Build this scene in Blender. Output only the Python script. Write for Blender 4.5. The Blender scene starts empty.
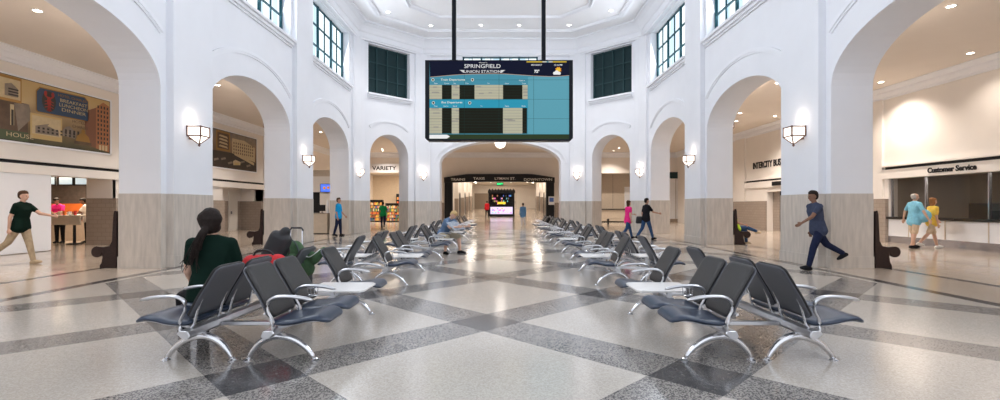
import bpy, bmesh, math, random
from mathutils import Vector, Matrix
from mathutils.geometry import tessellate_polygon
random.seed(7)
PI = math.pi
scene = bpy.context.scene
COL = scene.collection
F, CX, CY, EYE = 480.0, 503.0, 206.0, 1.4
XC = -0.16           # centre line of the hall
def at(px, py, y):   # measurement helper: a point of a frontal plane at depth y
    return ((px - CX) * y / F, EYE + (CY - py) * y / F)
def R(d): return math.radians(d)

# ------------------------------------------------------------------ materials
M = {}
def mat(name, col, rough=0.6, metal=0.0, emit=0.0, ecol=None, noise=0.0, nscale=8.0, bump=0.0, bscale=60.0,
        alpha=1.0, coat=0.0, spec=0.5, trans=0.0, wave=None):
    m = bpy.data.materials.new(name); m.use_nodes = True
    nt = m.node_tree; b = nt.nodes['Principled BSDF']
    c = (col[0], col[1], col[2], 1)
    b.inputs['Base Color'].default_value = c
    b.inputs['Roughness'].default_value = rough
    b.inputs['Metallic'].default_value = metal
    b.inputs['Coat Weight'].default_value = coat
    b.inputs['Specular IOR Level'].default_value = spec
    b.inputs['Alpha'].default_value = alpha
    b.inputs['Transmission Weight'].default_value = trans
    if emit:
        e = ecol or col
        b.inputs['Emission Color'].default_value = (e[0], e[1], e[2], 1)
        b.inputs['Emission Strength'].default_value = emit
    if noise or bump or wave:
        tc = nt.nodes.new('ShaderNodeTexCoord')
    if noise:
        n = nt.nodes.new('ShaderNodeTexNoise'); n.inputs['Scale'].default_value = nscale; n.inputs['Detail'].default_value = 4
        mp = nt.nodes.new('ShaderNodeMapping')
        if wave: mp.inputs['Scale'].default_value = wave
        nt.links.new(tc.outputs['Object'], mp.inputs[0]); nt.links.new(mp.outputs[0], n.inputs['Vector'])
        mx = nt.nodes.new('ShaderNodeMix'); mx.data_type = 'RGBA'
        cr = nt.nodes.new('ShaderNodeMapRange'); cr.inputs[1].default_value = .3; cr.inputs[2].default_value = .7
        nt.links.new(n.outputs[0], cr.inputs[0]); nt.links.new(cr.outputs[0], mx.inputs[0])
        mx.inputs[6].default_value = (*[max(0, v * (1 - noise)) for v in col], 1)
        mx.inputs[7].default_value = (*[min(1, v * (1 + noise)) for v in col], 1)
        nt.links.new(mx.outputs[2], b.inputs['Base Color'])
    if bump:
        n2 = nt.nodes.new('ShaderNodeTexNoise'); n2.inputs['Scale'].default_value = bscale
        nt.links.new(tc.outputs['Object'], n2.inputs['Vector'])
        bp = nt.nodes.new('ShaderNodeBump'); bp.inputs['Strength'].default_value = bump; bp.inputs['Distance'].default_value = .01
        nt.links.new(n2.outputs[0], bp.inputs['Height']); nt.links.new(bp.outputs[0], b.inputs['Normal'])
    M[name] = m
    return m
mat('plaster', (.80, .81, .85), .7, noise=.015, nscale=1.5)
mat('trim_white', (.82, .83, .87), .5, noise=.01, nscale=2)
mat('ceiling_white', (.85, .85, .87), .8, noise=.01, nscale=1)
mat('aisle_plaster', (.80, .75, .70), .75, noise=.015, nscale=1.5)
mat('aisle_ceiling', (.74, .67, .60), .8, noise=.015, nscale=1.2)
mat('marble', (.55, .49, .43), .3, noise=.13, nscale=5, wave=(2.5, 2.5, .35))
mat('panel_white', (.78, .78, .80), .4, noise=.01)
mat('teal_frame', (.008, .065, .085), .5, spec=.2)
mat('teal_dark', (.010, .030, .034), .6, spec=.2, noise=.25, nscale=60)
mat('teal_dark_bar', (.025, .06, .066), .6, spec=.2)
mat('chrome', (.74, .74, .76), .2, 1.0)
mat('alu', (.62, .62, .64), .3, 1.0)
mat('shell_grey', (.10, .104, .12), .4, .2)
mat('leather', (.030, .028, .028), .45, spec=.3, noise=.12, nscale=60, bump=.08, bscale=200)
mat('leather_navy', (.022, .034, .062), .3, spec=.5, noise=.1, nscale=50, bump=.05, bscale=200)
mat('table_white', (.78, .76, .74), .25, noise=.01)
mat('wood_dark', (.022, .009, .007), .35, spec=.3, noise=.35, nscale=6, wave=(3, 1, 8))
mat('black', (.010, .010, .012), .45, spec=.25)
mat('black_gloss', (.005, .006, .010), .3, spec=.15)
mat('bronze', (.16, .075, .055), .5, .3)
mat('lamp_glow', (1, .93, .82), .5, emit=1.15, ecol=(1, .89, .80))
mat('downlight_glow', (1, .95, .88), .5, emit=14, ecol=(1, .9, .78))
mat('downlight_glow_hall', (1, 1, 1), .5, emit=10, ecol=(1, .97, .93))
mat('ring_white', (.8, .8, .8), .4)
mat('red', (.45, .02, .02), .5)
mat('green_exit', (.02, .5, .12), .5, emit=1.5, ecol=(.02, .7, .2))
mat('glass_dark', (.03, .033, .033), .05, spec=.8, alpha=.18)
mat('glass_clear', (.6, .65, .65), .03, alpha=.12)
mat('counter_dark', (.02, .018, .018), .2)
mat('steel', (.45, .46, .52), .25, 1.0)
mat('tan', (.55, .46, .36), .5, noise=.05)
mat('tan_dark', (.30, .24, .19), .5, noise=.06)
mat('door_white', (.78, .74, .68), .45)
mat('orange', (.75, .17, .03), .5)
mat('kitchen_back', (.10, .08, .07), .5, noise=.2)

def tile_mat(name, c1, c2, sx, sz, rough=.35, axis='xz'):
    m = bpy.data.materials.new(name); m.use_nodes = True; nt = m.node_tree; b = nt.nodes['Principled BSDF']
    g = nt.nodes.new('ShaderNodeNewGeometry'); sp = nt.nodes.new('ShaderNodeSeparateXYZ'); nt.links.new(g.outputs['Position'], sp.inputs[0])
    ad = nt.nodes.new('ShaderNodeMath'); nt.links.new(sp.outputs[0], ad.inputs[0]); nt.links.new(sp.outputs[1], ad.inputs[1])
    cb = nt.nodes.new('ShaderNodeCombineXYZ'); nt.links.new(ad.outputs[0], cb.inputs[0]); nt.links.new(sp.outputs[2], cb.inputs[1])
    br = nt.nodes.new('ShaderNodeTexBrick'); br.offset = .5
    nt.links.new(cb.outputs[0], br.inputs['Vector'])
    br.inputs['Scale'].default_value = 1; br.inputs['Brick Width'].default_value = sx; br.inputs['Row Height'].default_value = sz
    br.inputs['Mortar Size'].default_value = .012
    br.inputs['Color1'].default_value = (*c1, 1); br.inputs['Color2'].default_value = (*c2, 1)
    br.inputs['Mortar'].default_value = (*[v * .86 for v in c1], 1)
    nt.links.new(br.outputs[0], b.inputs['Base Color']); b.inputs['Roughness'].default_value = rough
    M[name] = m
tile_mat('tile_wains', (.33, .27, .225), (.36, .295, .245), .30, .15)

class NT:
    def __init__(s, nt): s.nt = nt
    def m(s, op, a, b=None, c=None):
        n = s.nt.nodes.new('ShaderNodeMath'); n.operation = op
        for i, v in enumerate((a, b, c)):
            if v is None: continue
            if isinstance(v, (int, float)): n.inputs[i].default_value = v
            else: s.nt.links.new(v, n.inputs[i])
        return n.outputs[0]
    def mix(s, f, a, b):
        n = s.nt.nodes.new('ShaderNodeMix'); n.data_type = 'RGBA'
        if isinstance(f, (int, float)): n.inputs[0].default_value = f
        else: s.nt.links.new(f, n.inputs[0])
        for i, v in ((6, a), (7, b)):
            if isinstance(v, tuple): n.inputs[i].default_value = (*v, 1)
            else: s.nt.links.new(v, n.inputs[i])
        return n.outputs[2]
def floor_mat():
    m = bpy.data.materials.new('terrazzo_floor'); m.use_nodes = True; nt = m.node_tree; b = nt.nodes['Principled BSDF']; k = NT(nt)
    g = nt.nodes.new('ShaderNodeNewGeometry'); sp = nt.nodes.new('ShaderNodeSeparateXYZ'); nt.links.new(g.outputs['Position'], sp.inputs[0])
    x = k.m('SUBTRACT', sp.outputs[0], XC - .05); y = k.m('SUBTRACT', sp.outputs[1], 5.79)
    u = k.m('ADD', x, y); v = k.m('SUBTRACT', x, y)
    P = 3.66; w = .43
    def band(t):
        t = k.m('ADD', t, P / 2 + P * 40); t = k.m('MODULO', t, P); t = k.m('SUBTRACT', t, P / 2); t = k.m('ABSOLUTE', t)
        return k.m('LESS_THAN', t, w)
    bu, bv = band(u), band(v)
    ax = k.m('ABSOLUTE', x)
    infield = k.m('LESS_THAN', ax, 7.0); iny = k.m('LESS_THAN', y, 20.5); infield = k.m('MULTIPLY', infield, iny)
    either = k.m('MULTIPLY', k.m('MAXIMUM', bu, bv), infield); both = k.m('MULTIPLY', k.m('MULTIPLY', bu, bv), infield)
    def stripe(c, hw): return k.m('LESS_THAN', k.m('ABSOLUTE', k.m('SUBTRACT', ax, c)), hw)
    st = k.m('MAXIMUM', stripe(7.22, .11), stripe(8.85, .10))
    st2 = stripe(11.4, .08)
    aisle = k.m('GREATER_THAN', ax, 7.33)
    far = k.m('GREATER_THAN', y, 22.3)
    aisle = k.m('MAXIMUM', aisle, far)
    # speckle
    vo = nt.nodes.new('ShaderNodeTexVoronoi'); vo.inputs['Scale'].default_value = 95
    nt.links.new(g.outputs['Position'], vo.inputs['Vector'])
    sv = nt.nodes.new('ShaderNodeSeparateColor'); nt.links.new(vo.outputs['Color'], sv.inputs[0])
    no = nt.nodes.new('ShaderNodeTexNoise'); no.inputs['Scale'].default_value = .8; no.inputs['Detail'].default_value = 5
    nt.links.new(g.outputs['Position'], no.inputs['Vector'])
    lt = k.mix(sv.outputs[0], (.46, .415, .36), (.62, .565, .50))
    sharp = k.m('GREATER_THAN', sv.outputs[1], .48)
    md = k.mix(sharp, (.085, .08, .077), (.33, .305, .28))
    dk = k.mix(k.m('GREATER_THAN', sv.outputs[1], .85), (.022, .022, .026), (.08, .075, .075))
    ai = k.mix(sv.outputs[0], (.44, .36, .29), (.55, .46, .37))
    c = k.mix(either, lt, md); c = k.mix(both, c, dk)
    c = k.mix(aisle, c, ai)
    c = k.mix(k.m('MULTIPLY', st, k.m('SUBTRACT', 1, far)), c, dk)
    c = k.mix(k.m('MULTIPLY', k.m('MULTIPLY', st2, .8), k.m('SUBTRACT', 1, far)), c, dk)
    cv = k.mix(k.m('MULTIPLY', no.outputs[0], .25), c, (.30, .29, .28))
    nt.links.new(cv, b.inputs['Base Color'])
    b.inputs['Roughness'].default_value = .16
    rn = k.m('ADD', k.m('MULTIPLY', no.outputs[0], .10), .10); nt.links.new(rn, b.inputs['Roughness'])
    b.inputs['Specular IOR Level'].default_value = .75
    M['floor'] = m
floor_mat()
def window_glow():
    m = bpy.data.materials.new('daylit_glass'); m.use_nodes = True; nt = m.node_tree; b = nt.nodes['Principled BSDF']; k = NT(nt)
    g = nt.nodes.new('ShaderNodeNewGeometry')
    mp = nt.nodes.new('ShaderNodeMapping'); mp.inputs['Scale'].default_value = (3.2, 3.2, .15); nt.links.new(g.outputs['Position'], mp.inputs[0])
    n = nt.nodes.new('ShaderNodeTexNoise'); n.inputs['Scale'].default_value = 1; n.inputs['Detail'].default_value = 0; nt.links.new(mp.outputs[0], n.inputs['Vector'])
    r = nt.nodes.new('ShaderNodeMapRange'); r.inputs[1].default_value = .40; r.inputs[2].default_value = .52; nt.links.new(n.outputs[0], r.inputs[0])
    c = k.mix(r.outputs[0], (.42, .58, .68), (.88, .96, 1.0))
    b.inputs['Base Color'].default_value = (.1, .12, .13, 1)
    nt.links.new(c, b.inputs['Emission Color']); b.inputs['Emission Strength'].default_value = .95; b.inputs['Roughness'].default_value = .3
    M['daylit_glass'] = m
window_glow()

# ------------------------------------------------------------------ mesh helpers
class MB:
    def __init__(s): s.v = []; s.f = []; s.mi = []; s.cur = 0; s.mats = []
    def use(s, name):
        m = M[name]
        if m not in s.mats: s.mats.append(m)
        s.cur = s.mats.index(m); return s
    def add(s, vs, fs):
        o = len(s.v); s.v += [tuple(v) for v in vs]
        for f in fs: s.f.append([o + i for i in f]); s.mi.append(s.cur)
        return s
    def box(s, x0, x1, y0, y1, z0, z1):
        vs = [(x, y, z) for z in (z0, z1) for (x, y) in ((x0, y0), (x1, y0), (x1, y1), (x0, y1))]
        return s.add(vs, [(3, 2, 1, 0), (4, 5, 6, 7), (0, 1, 5, 4), (1, 2, 6, 5), (2, 3, 7, 6), (3, 0, 4, 7)])
    def bar(s, a, b, w, h=None, up=(0, 0, 1)):
        a, b = Vector(a), Vector(b); h = h or w; d = (b - a).normalized(); up = Vector(up)
        if abs(d.dot(up)) > .99: up = Vector((1, 0, 0))
        r = d.cross(up).normalized(); u = r.cross(d)
        vs = []
        for p in (a, b):
            for (i, j) in ((-1, -1), (1, -1), (1, 1), (-1, 1)): vs.append(p + r * i * w / 2 + u * j * h / 2)
        return s.add(vs, [(0, 1, 2, 3), (7, 6, 5, 4), (0, 4, 5, 1), (1, 5, 6, 2), (2, 6, 7, 3), (3, 7, 4, 0)])
    def tube(s, pts, rad, n=8, flat=1.0, up=(0, 0, 1), closed=False):
        pts = [Vector(p) for p in pts]; N = len(pts)
        if isinstance(rad, (int, float)): rad = [rad] * N
        vs = []; ref = None
        for i, p in enumerate(pts):
            if closed: d = pts[(i + 1) % N] - pts[i - 1]
            else: d = pts[min(i + 1, N - 1)] - pts[max(i - 1, 0)]
            d.normalize()
            r = d.cross(Vector(up))
            if r.length < .05: r = ref if ref is not None else d.cross(Vector((1, .01, 0)))
            r.normalize(); ref = r; u = r.cross(d)
            for k in range(n):
                a = 2 * PI * k / n
                vs.append(p + r * math.cos(a) * rad[i] + u * math.sin(a) * rad[i] * flat)
        fs = []
        for i in range(N if closed else N - 1):
            j = (i + 1) % N
            for k in range(n):
                l = (k + 1) % n
                fs.append((i * n + k, i * n + l, j * n + l, j * n + k))
        if not closed:
            fs.append(tuple(range(n))[::-1]); fs.append(tuple((N - 1) * n + k for k in range(n)))
        return s.add(vs, fs)
    def lathe(s, prof, n=24, c=(0, 0, 0), axis='z'):
        vs = []; P = len(prof)
        for k in range(n):
            a = 2 * PI * k / n
            for (r, h) in prof:
                if axis == 'z': v = (c[0] + r * math.cos(a), c[1] + r * math.sin(a), c[2] + h)
                elif axis == 'y': v = (c[0] + r * math.cos(a), c[1] + h, c[2] + r * math.sin(a))
                else: v = (c[0] + h, c[1] + r * math.cos(a), c[2] + r * math.sin(a))
                vs.append(v)
        fs = []
        for k in range(n):
            l = (k + 1) % n
            for i in range(P - 1): fs.append((k * P + i, l * P + i, l * P + i + 1, k * P + i + 1))
        return s.add(vs, fs)
    def prism(s, poly, fn0, fn1):
        n = len(poly); tri = tessellate_polygon([[Vector((p[0], p[1], 0)) for p in poly]])
        vs = [fn0(*p) for p in poly] + [fn1(*p) for p in poly]
        fs = [tuple(t) for t in tri] + [tuple(n + i for i in t[::-1]) for t in tri]
        fs += [(i, (i + 1) % n, n + (i + 1) % n, n + i) for i in range(n)]
        return s.add(vs, fs)
    def build(s, name, m=None, parent=None, smooth=False, bevel=0, loc=None, auto=None):
        me = bpy.data.meshes.new(name); me.from_pydata(s.v, [], s.f)
        if m: me.materials.append(M[m] if isinstance(m, str) else m)
        else:
            for q in s.mats: me.materials.append(q)
            for p, i in zip(me.polygons, s.mi): p.material_index = i
        bm = bmesh.new(); bm.from_mesh(me)
        bmesh.ops.remove_doubles(bm, verts=bm.verts, dist=1e-5)
        bmesh.ops.recalc_face_normals(bm, faces=bm.faces); bm.to_mesh(me); bm.free()
        if smooth:
            for p in me.polygons: p.use_smooth = True
        o = bpy.data.objects.new(name, me); COL.objects.link(o)
        if parent: o.parent = parent
        if loc: o.location = loc
        if bevel:
            b = o.modifiers.new('bevel', 'BEVEL'); b.width = bevel; b.segments = 2; b.limit_method = 'ANGLE'
        return o
def tag(o, label=None, cat=None, group=None, kind=None):
    if label: o['label'] = label
    if cat: o['category'] = cat
    if group: o['group'] = group
    if kind: o['kind'] = kind
    return o
def empty(name, loc, rz=0):
    o = bpy.data.objects.new(name, None); COL.objects.link(o); o.location = loc; o.rotation_euler = (0, 0, rz); o.empty_display_size = .1
    return o
def copy_tree(o, parent=None):
    c = o.copy(); COL.objects.link(c); c.parent = parent
    for ch in list(o.children): copy_tree(ch, c)
    return c
def struct(o): o['kind'] = 'structure'; return o
def text(body, size, loc, facing, m, parent=None, name='lettering', align='CENTER', ext=.006, sx=1.0, bold=0.0):
    cu = bpy.data.curves.new(name, 'FONT'); cu.body = body; cu.size = size; cu.align_x = align; cu.align_y = 'CENTER'
    cu.extrude = ext; cu.offset = bold; cu.resolution_u = 3
    t = bpy.data.objects.new(name, cu); COL.objects.link(t)
    bpy.context.view_layer.update()
    me = bpy.data.meshes.new_from_object(t.evaluated_get(bpy.context.evaluated_depsgraph_get()))
    COL.objects.unlink(t); bpy.data.objects.remove(t)
    U = {'-y': Vector((1, 0, 0)), '+x': Vector((0, 1, 0)), '-x': Vector((0, -1, 0))}[facing]; V = Vector((0, 0, 1)); N = U.cross(V)
    mx = Matrix((U, V, N)).transposed().to_4x4()
    me.transform(Matrix.Diagonal((sx, 1, 1, 1))); me.transform(mx)
    me.materials.clear(); me.materials.append(M[m])
    o = bpy.data.objects.new(name, me); COL.objects.link(o); o.location = loc
    if parent: o.parent = parent; o.location = Vector(loc) - parent.location
    return o

# ------------------------------------------------------------------ the hall shell
HW, PW = 7.55, 7.38         # wall plane / pilaster face, half widths
TH = .94                    # wall thickness
CH = 10.95                  # ceiling height
WZ = 1.68                   # top of the marble
YB = -3.0
K1 = 24.9; DC = 3.0; K2 = K1 + DC; EW = HW - DC
def arch_pts(c, a, spring, b, n=28, rev=False):
    p = [(c + a * math.cos(t), spring + b * math.sin(t)) for t in [PI - PI * i / n for i in range(n + 1)]]
    return p
def slab(name, O, T, N, loops, th, m, parent=None):
    """2D loops (s,z) on the plane O + s*T, thickened by th along N (away from the hall)."""
    O, T, N = Vector((*O, 0)), Vector((*T, 0)), Vector((*N, 0)); mb = MB().use(m)
    tri = tessellate_polygon([[Vector((p[0], p[1], 0)) for p in l] for l in loops])
    flat = [p for l in loops for p in l]; n = len(flat)
    def pt(p, d): return O + T * p[0] + Vector((0, 0, p[1])) + N * d
    vs = [pt(p, 0) for p in flat] + [pt(p, th) for p in flat]
    fs = [tuple(t) for t in tri] + [tuple(n + i for i in t[::-1]) for t in tri]
    k = 0
    for l in loops:
        L = len(l)
        for i in range(L): fs.append((k + i, k + (i + 1) % L, n + k + (i + 1) % L, n + k + i))
        k += L
    mb.add(vs, fs)
    return mb.build(name, m, parent)
def arched_wall(name, O, T, N, s0, s1, arches, windows, th=TH, m='plaster', z1=CH):
    """arches: (centre, half, spring, rise, mould a, mould b); windows: (s0,s1,z0,z1)"""
    low = []; outline = [(s0, WZ)]
    for (c, a, sp, b) in arches:
        outline.append((c - a, WZ)); outline += arch_pts(c, a, sp, b); outline.append((c + a, WZ))
    outline += [(s1, WZ), (s1, z1), (s0, z1)]
    loops = [outline] + [[(w[0], w[2]), (w[1], w[2]), (w[1], w[3]), (w[0], w[3])] for w in windows]
    up = struct(slab(name, O, T, N, loops, th, m))
    # marble dado: one block per pier with a projecting plinth
    edges = [s0] + [e for (c, a, sp, b) in arches for e in (c - a, c + a)] + [s1]
    Ov, Tv, Nv = Vector((*O, 0)), Vector((*T, 0)), Vector((*N, 0))
    mb = MB()
    for i in range(0, len(edges), 2):
        a, b = edges[i], edges[i + 1]
        for (e, z0, zt) in ((.008, .0, WZ), (.02, 0, .26)):
            P = [Ov + Tv * (a - e) - Nv * e, Ov + Tv * (b + e) - Nv * e, Ov + Tv * (b + e) + Nv * (th + e), Ov + Tv * (a - e) + Nv * (th + e)]
            mb.add([p + Vector((0, 0, z0)) for p in P] + [p + Vector((0, 0, zt)) for p in P],
                   [(3, 2, 1, 0), (4, 5, 6, 7), (0, 1, 5, 4), (1, 2, 6, 5), (2, 3, 7, 6), (3, 0, 4, 7)])
    d = mb.build('marble_dado', 'marble', up)
    # raised archivolt band
    for (c, a, sp, b) in arches:
        oa, ob, lim = a + .8, b + .8, a + (.1 if a > 2 else .06)
        if a > 3: oa, ob = a + .35, b + .35; lim = oa
        ring = MB(); n = 60
        for (r0, r1, dep) in ((0, .10, .05), (.10, .16, .03)):
            pts = []
            for i in range(n + 1):
                t = PI - PI * i / n
                s = oa * math.cos(t)
                if abs(s) > lim: continue
                pts.append(t)
            for i in range(len(pts) - 1):
                vs = []
                for t in (pts[i], pts[i + 1]):
                    for rr in (-r0, -r1):
                        q = (c + (oa + rr) * math.cos(t), sp + (ob + rr) * math.sin(t))
                        for dd in (0.01, -dep): vs.append(Ov + Tv * q[0] + Vector((0, 0, q[1])) + Nv * dd)
                ring.add(vs, [(0, 1, 5, 4), (2, 6, 7, 3), (1, 3, 7, 5), (0, 2, 3, 1), (4, 5, 7, 6)])
        ring.build('archivolt', 'trim_white', up)
    return up
side_arches = [(1.80, 2.4, 4.1, 1.22), (8.41, 2.4, 4.1, 1.22), (15.0, 2.4, 4.1, 1.22), (21.59, 2.4, 4.1, 1.22)]
side_windows = [(c - 2.35, c + 2.42, 7.42, 10.05) for (c, a, b, d) in side_arches]
PIL = [(4.38, 5.88), (10.99, 12.47), (17.57, 19.07)]
def pier(name, sx, y0, y1, parent):
    X0 = XC + sx * (HW + .02); X1 = XC + sx * PW
    mb = MB().use('plaster'); a, b = sorted((X0, X1)); mb.box(a, b, y0, y1, WZ, CH)
    mb.use('marble'); a, b = sorted((X0, X1 - sx * .012)); mb.box(a, b, y0 - .008, y1 + .008, 0, WZ)
    a, b = sorted((X0, X1 - sx * .03)); mb.box(a, b, y0 - .02, y1 + .02, 0, .26)
    o = mb.build(name, None, parent, bevel=.008)
    return o
wnum = [0]
def window_unit(O, T, N, s0, s1, z0, z1, depth, cols, rows, glow=True, sub=2):
    wnum[0] += 1
    Ov, Tv, Nv = Vector((*O, 0)), Vector((*T, 0)), Vector((*N, 0)); Z = Vector((0, 0, 1))
    def P(s, z, d): return Ov + Tv * s + Z * z + Nv * d
    fr = MB(); g = .05
    def vb(s, w, d=.06): fr.bar(P(s, z0, depth), P(s, z1, depth), w, d, up=tuple(Nv))
    def hb(z, w, d=.06): fr.bar(P(s0, z, depth), P(s1, z, depth), w, d, up=(0, 0, 1))
    for i in range(cols + 1): vb(s0 + (s1 - s0) * i / cols + (.04 if i == 0 else -.04 if i == cols else 0), .10 if glow else .06, .10)
    if sub > 1:
        for i in range(cols * sub):
            if i % sub: vb(s0 + (s1 - s0) * i / (cols * sub), .045, .05)
    for j in range(rows + 1):
        hb(z0 + (z1 - z0) * j / rows + (.04 if j == 0 else -.04 if j == rows else 0), .055, .06)
    o = struct(fr.build('window_%d' % wnum[0], 'teal_frame' if glow else 'teal_dark_bar'))
    pa = MB(); pa.add([P(s0, z0, depth + .03), P(s1, z0, depth + .03), P(s1, z1, depth + .03), P(s0, z1, depth + .03),
                       P(s0, z0, depth + .06), P(s1, z0, depth + .06), P(s1, z1, depth + .06), P(s0, z1, depth + .06)],
                      [(0, 1, 2, 3), (7, 6, 5, 4), (0, 4, 5, 1), (1, 5, 6, 2), (2, 6, 7, 3), (3, 7, 4, 0)])
    pa.build('window_pane', 'daylit_glass' if glow else 'teal_dark', o)
    # sill with a moulded underside
    sl = MB()
    for (pr, a, b) in ((.20, z0 - .10, z0), (.12, z0 - .20, z0 - .10), (.06, z0 - .27, z0 - .20)):
        q = [P(s0 - .08, a, 0.02), P(s1 + .08, a, 0.02), P(s1 + .08, a, -pr), P(s0 - .08, a, -pr)]
        sl.add(q + [v + Z * (b - a) for v in q], [(3, 2, 1, 0), (4, 5, 6, 7), (0, 1, 5, 4), (1, 2, 6, 5), (2, 3, 7, 6), (3, 0, 4, 7)])
    sl.build('window_sill', 'trim_white', o, bevel=.01)
    return o
LW = arched_wall('wall_left', (XC - HW, 0), (0, 1), (-1, 0), YB, K1 + .3, side_arches, side_windows)
RW = arched_wall('wall_right', (XC + HW, 0), (0, 1), (1, 0), YB, K1 + .3, side_arches, side_windows)
for sx, W in ((-1, LW), (1, RW)):
    for (a, b) in PIL: pier('pilaster', sx, a, b, W)
    for (s0, s1, z0, z1) in side_windows:
        window_unit((XC + sx * HW, 0), (0, 1), (sx, 0), s0, s1, z0, z1, .34, 3, 3)
q = math.sqrt(.5); CL = DC / q
CLW = arched_wall('wall_back_left', (XC - HW, K1), (q, q), (-q, q), -.2, CL + .2, [(2.1, 1.2, 4.12, 1.2)], [(.80, 3.40, 7.42, 10.05)])
CRW = arched_wall('wall_back_right', (XC + HW, K1), (-q, q), (q, q), -.2, CL + .2, [(2.1, 1.2, 4.12, 1.2)], [(.80, 3.40, 7.42, 10.05)])
window_unit((XC - HW, K1), (q, q), (-q, q), .80, 3.40, 7.42, 10.05, .3, 4, 3, glow=False, sub=1)
window_unit((XC + HW, K1), (-q, q), (q, q), .80, 3.40, 7.42, 10.05, .3, 4, 3, glow=False, sub=1)
BW = arched_wall('wall_back', (XC, K2), (1, 0), (0, 1), -EW - .2, EW + .2, [(0, 3.52, 3.9, 1.28)], [(-2.2, 2.2, 7.42, 10.12)])
window_unit((XC, K2), (1, 0), (0, 1), -2.2, 2.2, 7.42, 10.12, .25, 4, 3)
# corner pilasters
for (C, t1, n1, t2, n2, par, nm) in (
        ((XC - HW, K1), (0, 1), (1, 0), (q, q), (q, -q), CLW, 1), ((XC - EW, K2), (q, q), (q, -q), (1, 0), (0, -1), BW, 1),
        ((XC + HW, K1), (0, 1), (-1, 0), (-q, q), (-q, -q), CRW, 1), ((XC + EW, K2), (-q, q), (-q, -q), (-1, 0), (0, -1), BW, 1)):
    C = Vector(C); t1, n1, t2, n2 = map(Vector, (t1, n1, t2, n2))
    mb = MB()
    for (mm, z0, z1, e) in (('plaster', WZ, CH, .12), ('marble', 0, WZ, .135), ('marble', 0, .26, .155)):
        mb.use(mm)
        w = .52 + (e - .12)
        poly = [C - t1 * w - n1 * .03, C - t1 * w + n1 * e, C - t1 * .30 + n1 * (e + .03), C + t2 * .30 + n2 * (e + .03), C + t2 * w + n2 * e, C + t2 * w - n2 * .03]
        mb.prism([tuple(p) for p in poly], lambda x, y: (x, y, z0), lambda x, y: (x, y, z1))
    mb.build('corner_pilaster', None, par)

# ceilings and mouldings
def sweep(path, prof, mb, closed=False, sgn=1):
    """path: plan points; prof: (offset to the right of travel, z)."""
    n = len(path); rings = []
    for i, p in enumerate(path):
        p = Vector(p)
        if closed or 0 < i < n - 1:
            d0 = (p - Vector(path[i - 1])).normalized(); d1 = (Vector(path[(i + 1) % n]) - p).normalized()
        elif i == 0: d0 = d1 = (Vector(path[1]) - p).normalized()
        else: d0 = d1 = (p - Vector(path[i - 1])).normalized()
        r0 = Vector((d0.y, -d0.x)); r1 = Vector((d1.y, -d1.x)); b = (r0 + r1); b = b / max(.2, b.dot(r0))
        rings.append([(p.x + b.x * o * sgn, p.y + b.y * o * sgn, z) for (o, z) in prof])
    k = len(prof); vs = [v for r in rings for v in r]; fs = []
    for i in range(n if closed else n - 1):
        j = (i + 1) % n
        for a in range(k):
            b = (a + 1) % k
            fs.append((i * k + a, i * k + b, j * k + b, j * k + a))
    if not closed: fs += [tuple(range(k)), tuple((n - 1) * k + a for a in range(k))[::-1]]
    mb.add(vs, fs)
hall = [(XC - HW, YB), (XC - HW, K1), (XC - EW, K2), (XC + EW, K2), (XC + HW, K1), (XC + HW, YB)]
mb = MB(); mb.prism([(XC - HW - .5, YB), (XC - HW - .5, K1 + .3), (XC - EW - .3, K2 + .5), (XC + EW + .3, K2 + .5), (XC + HW + .5, K1 + .3), (XC + HW + .5, YB)],
                    lambda x, y: (x, y, CH), lambda x, y: (x, y, CH + .3))
CEIL = struct(mb.build('ceiling', 'ceiling_white'))
mb = MB()
sweep(hall, [(-.02, 10.10), (.20, 10.10), (.20, 10.16), (.24, 10.2), (.24, 10.45), (.30, 10.5), (.36, 10.62), (.46, 10.75), (.60, 10.84), (.72, 10.86), (.72, 10.96), (-.02, 10.96)], mb)
struct(mb.build('trim_1', 'trim_white'))
mb.v = []
def octo(hw, y1, y0, e): return [(XC - hw, y0), (XC - hw, y1), (XC - e, y1 + (hw - e) * .55), (XC + e, y1 + (hw - e) * .55), (XC + hw, y1), (XC + hw, y0)]
mb = MB()
for (hw, y1, e, w) in ((6.25, 24.0, 4.0, .26), (6.0, 23.85, 3.88, .06), (4.4, 22.9, 3.1, .14), (4.2, 22.75, 3.0, .05)):
    pth = [(XC - hw, YB), (XC - hw, y1), (XC - e, y1 + 2.2 if hw > 5 else y1 + 1.35), (XC + e, y1 + 2.2 if hw > 5 else y1 + 1.35), (XC + hw, y1), (XC + hw, YB)]
    sweep(pth, [(0, CH + .02), (0, CH - .07), (w * .5, CH - .10), (w, CH - .05), (w, CH + .02)], mb)
struct(mb.build('trim_2', 'trim_white'))
# aisle ceiling and floor
AH = 5.95
XL, XR, YF = -14.2, 14.9, 41.0
mb = MB()
hm = TH * .6
mb.prism([(XL - 2.6, YB), (XC - HW - hm, YB), (XC - HW - hm, K1 + .45), (XC - EW - .35, K2 + hm), (XC + EW + .35, K2 + hm), (XC + HW + hm, K1 + .45), (XC + HW + hm, YB),
          (XR + 2.6, YB), (XR + 2.6, YF + .2), (XL - 2.6, YF + .2)], lambda x, y: (x, y, AH), lambda x, y: (x, y, AH + .25))
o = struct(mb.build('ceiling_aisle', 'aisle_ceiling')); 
mb = MB()
crown = [(-.02, AH - .42), (.06, AH - .42), (.06, AH - .34), (.10, AH - .30), (.14, AH - .20), (.14, AH - .14), (.24, AH - .04), (.30, AH - .03), (.30, AH + .01), (-.02, AH + .01)]
sweep([(XL, YB), (XL, YF), (XR, YF), (XR, YB)], crown, mb)
struct(mb.build('trim_3', 'trim_white'))
mb = MB(); mb.box(XL - 6, XR + 6, YB, YF + 2, -.2, 0)
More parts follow.
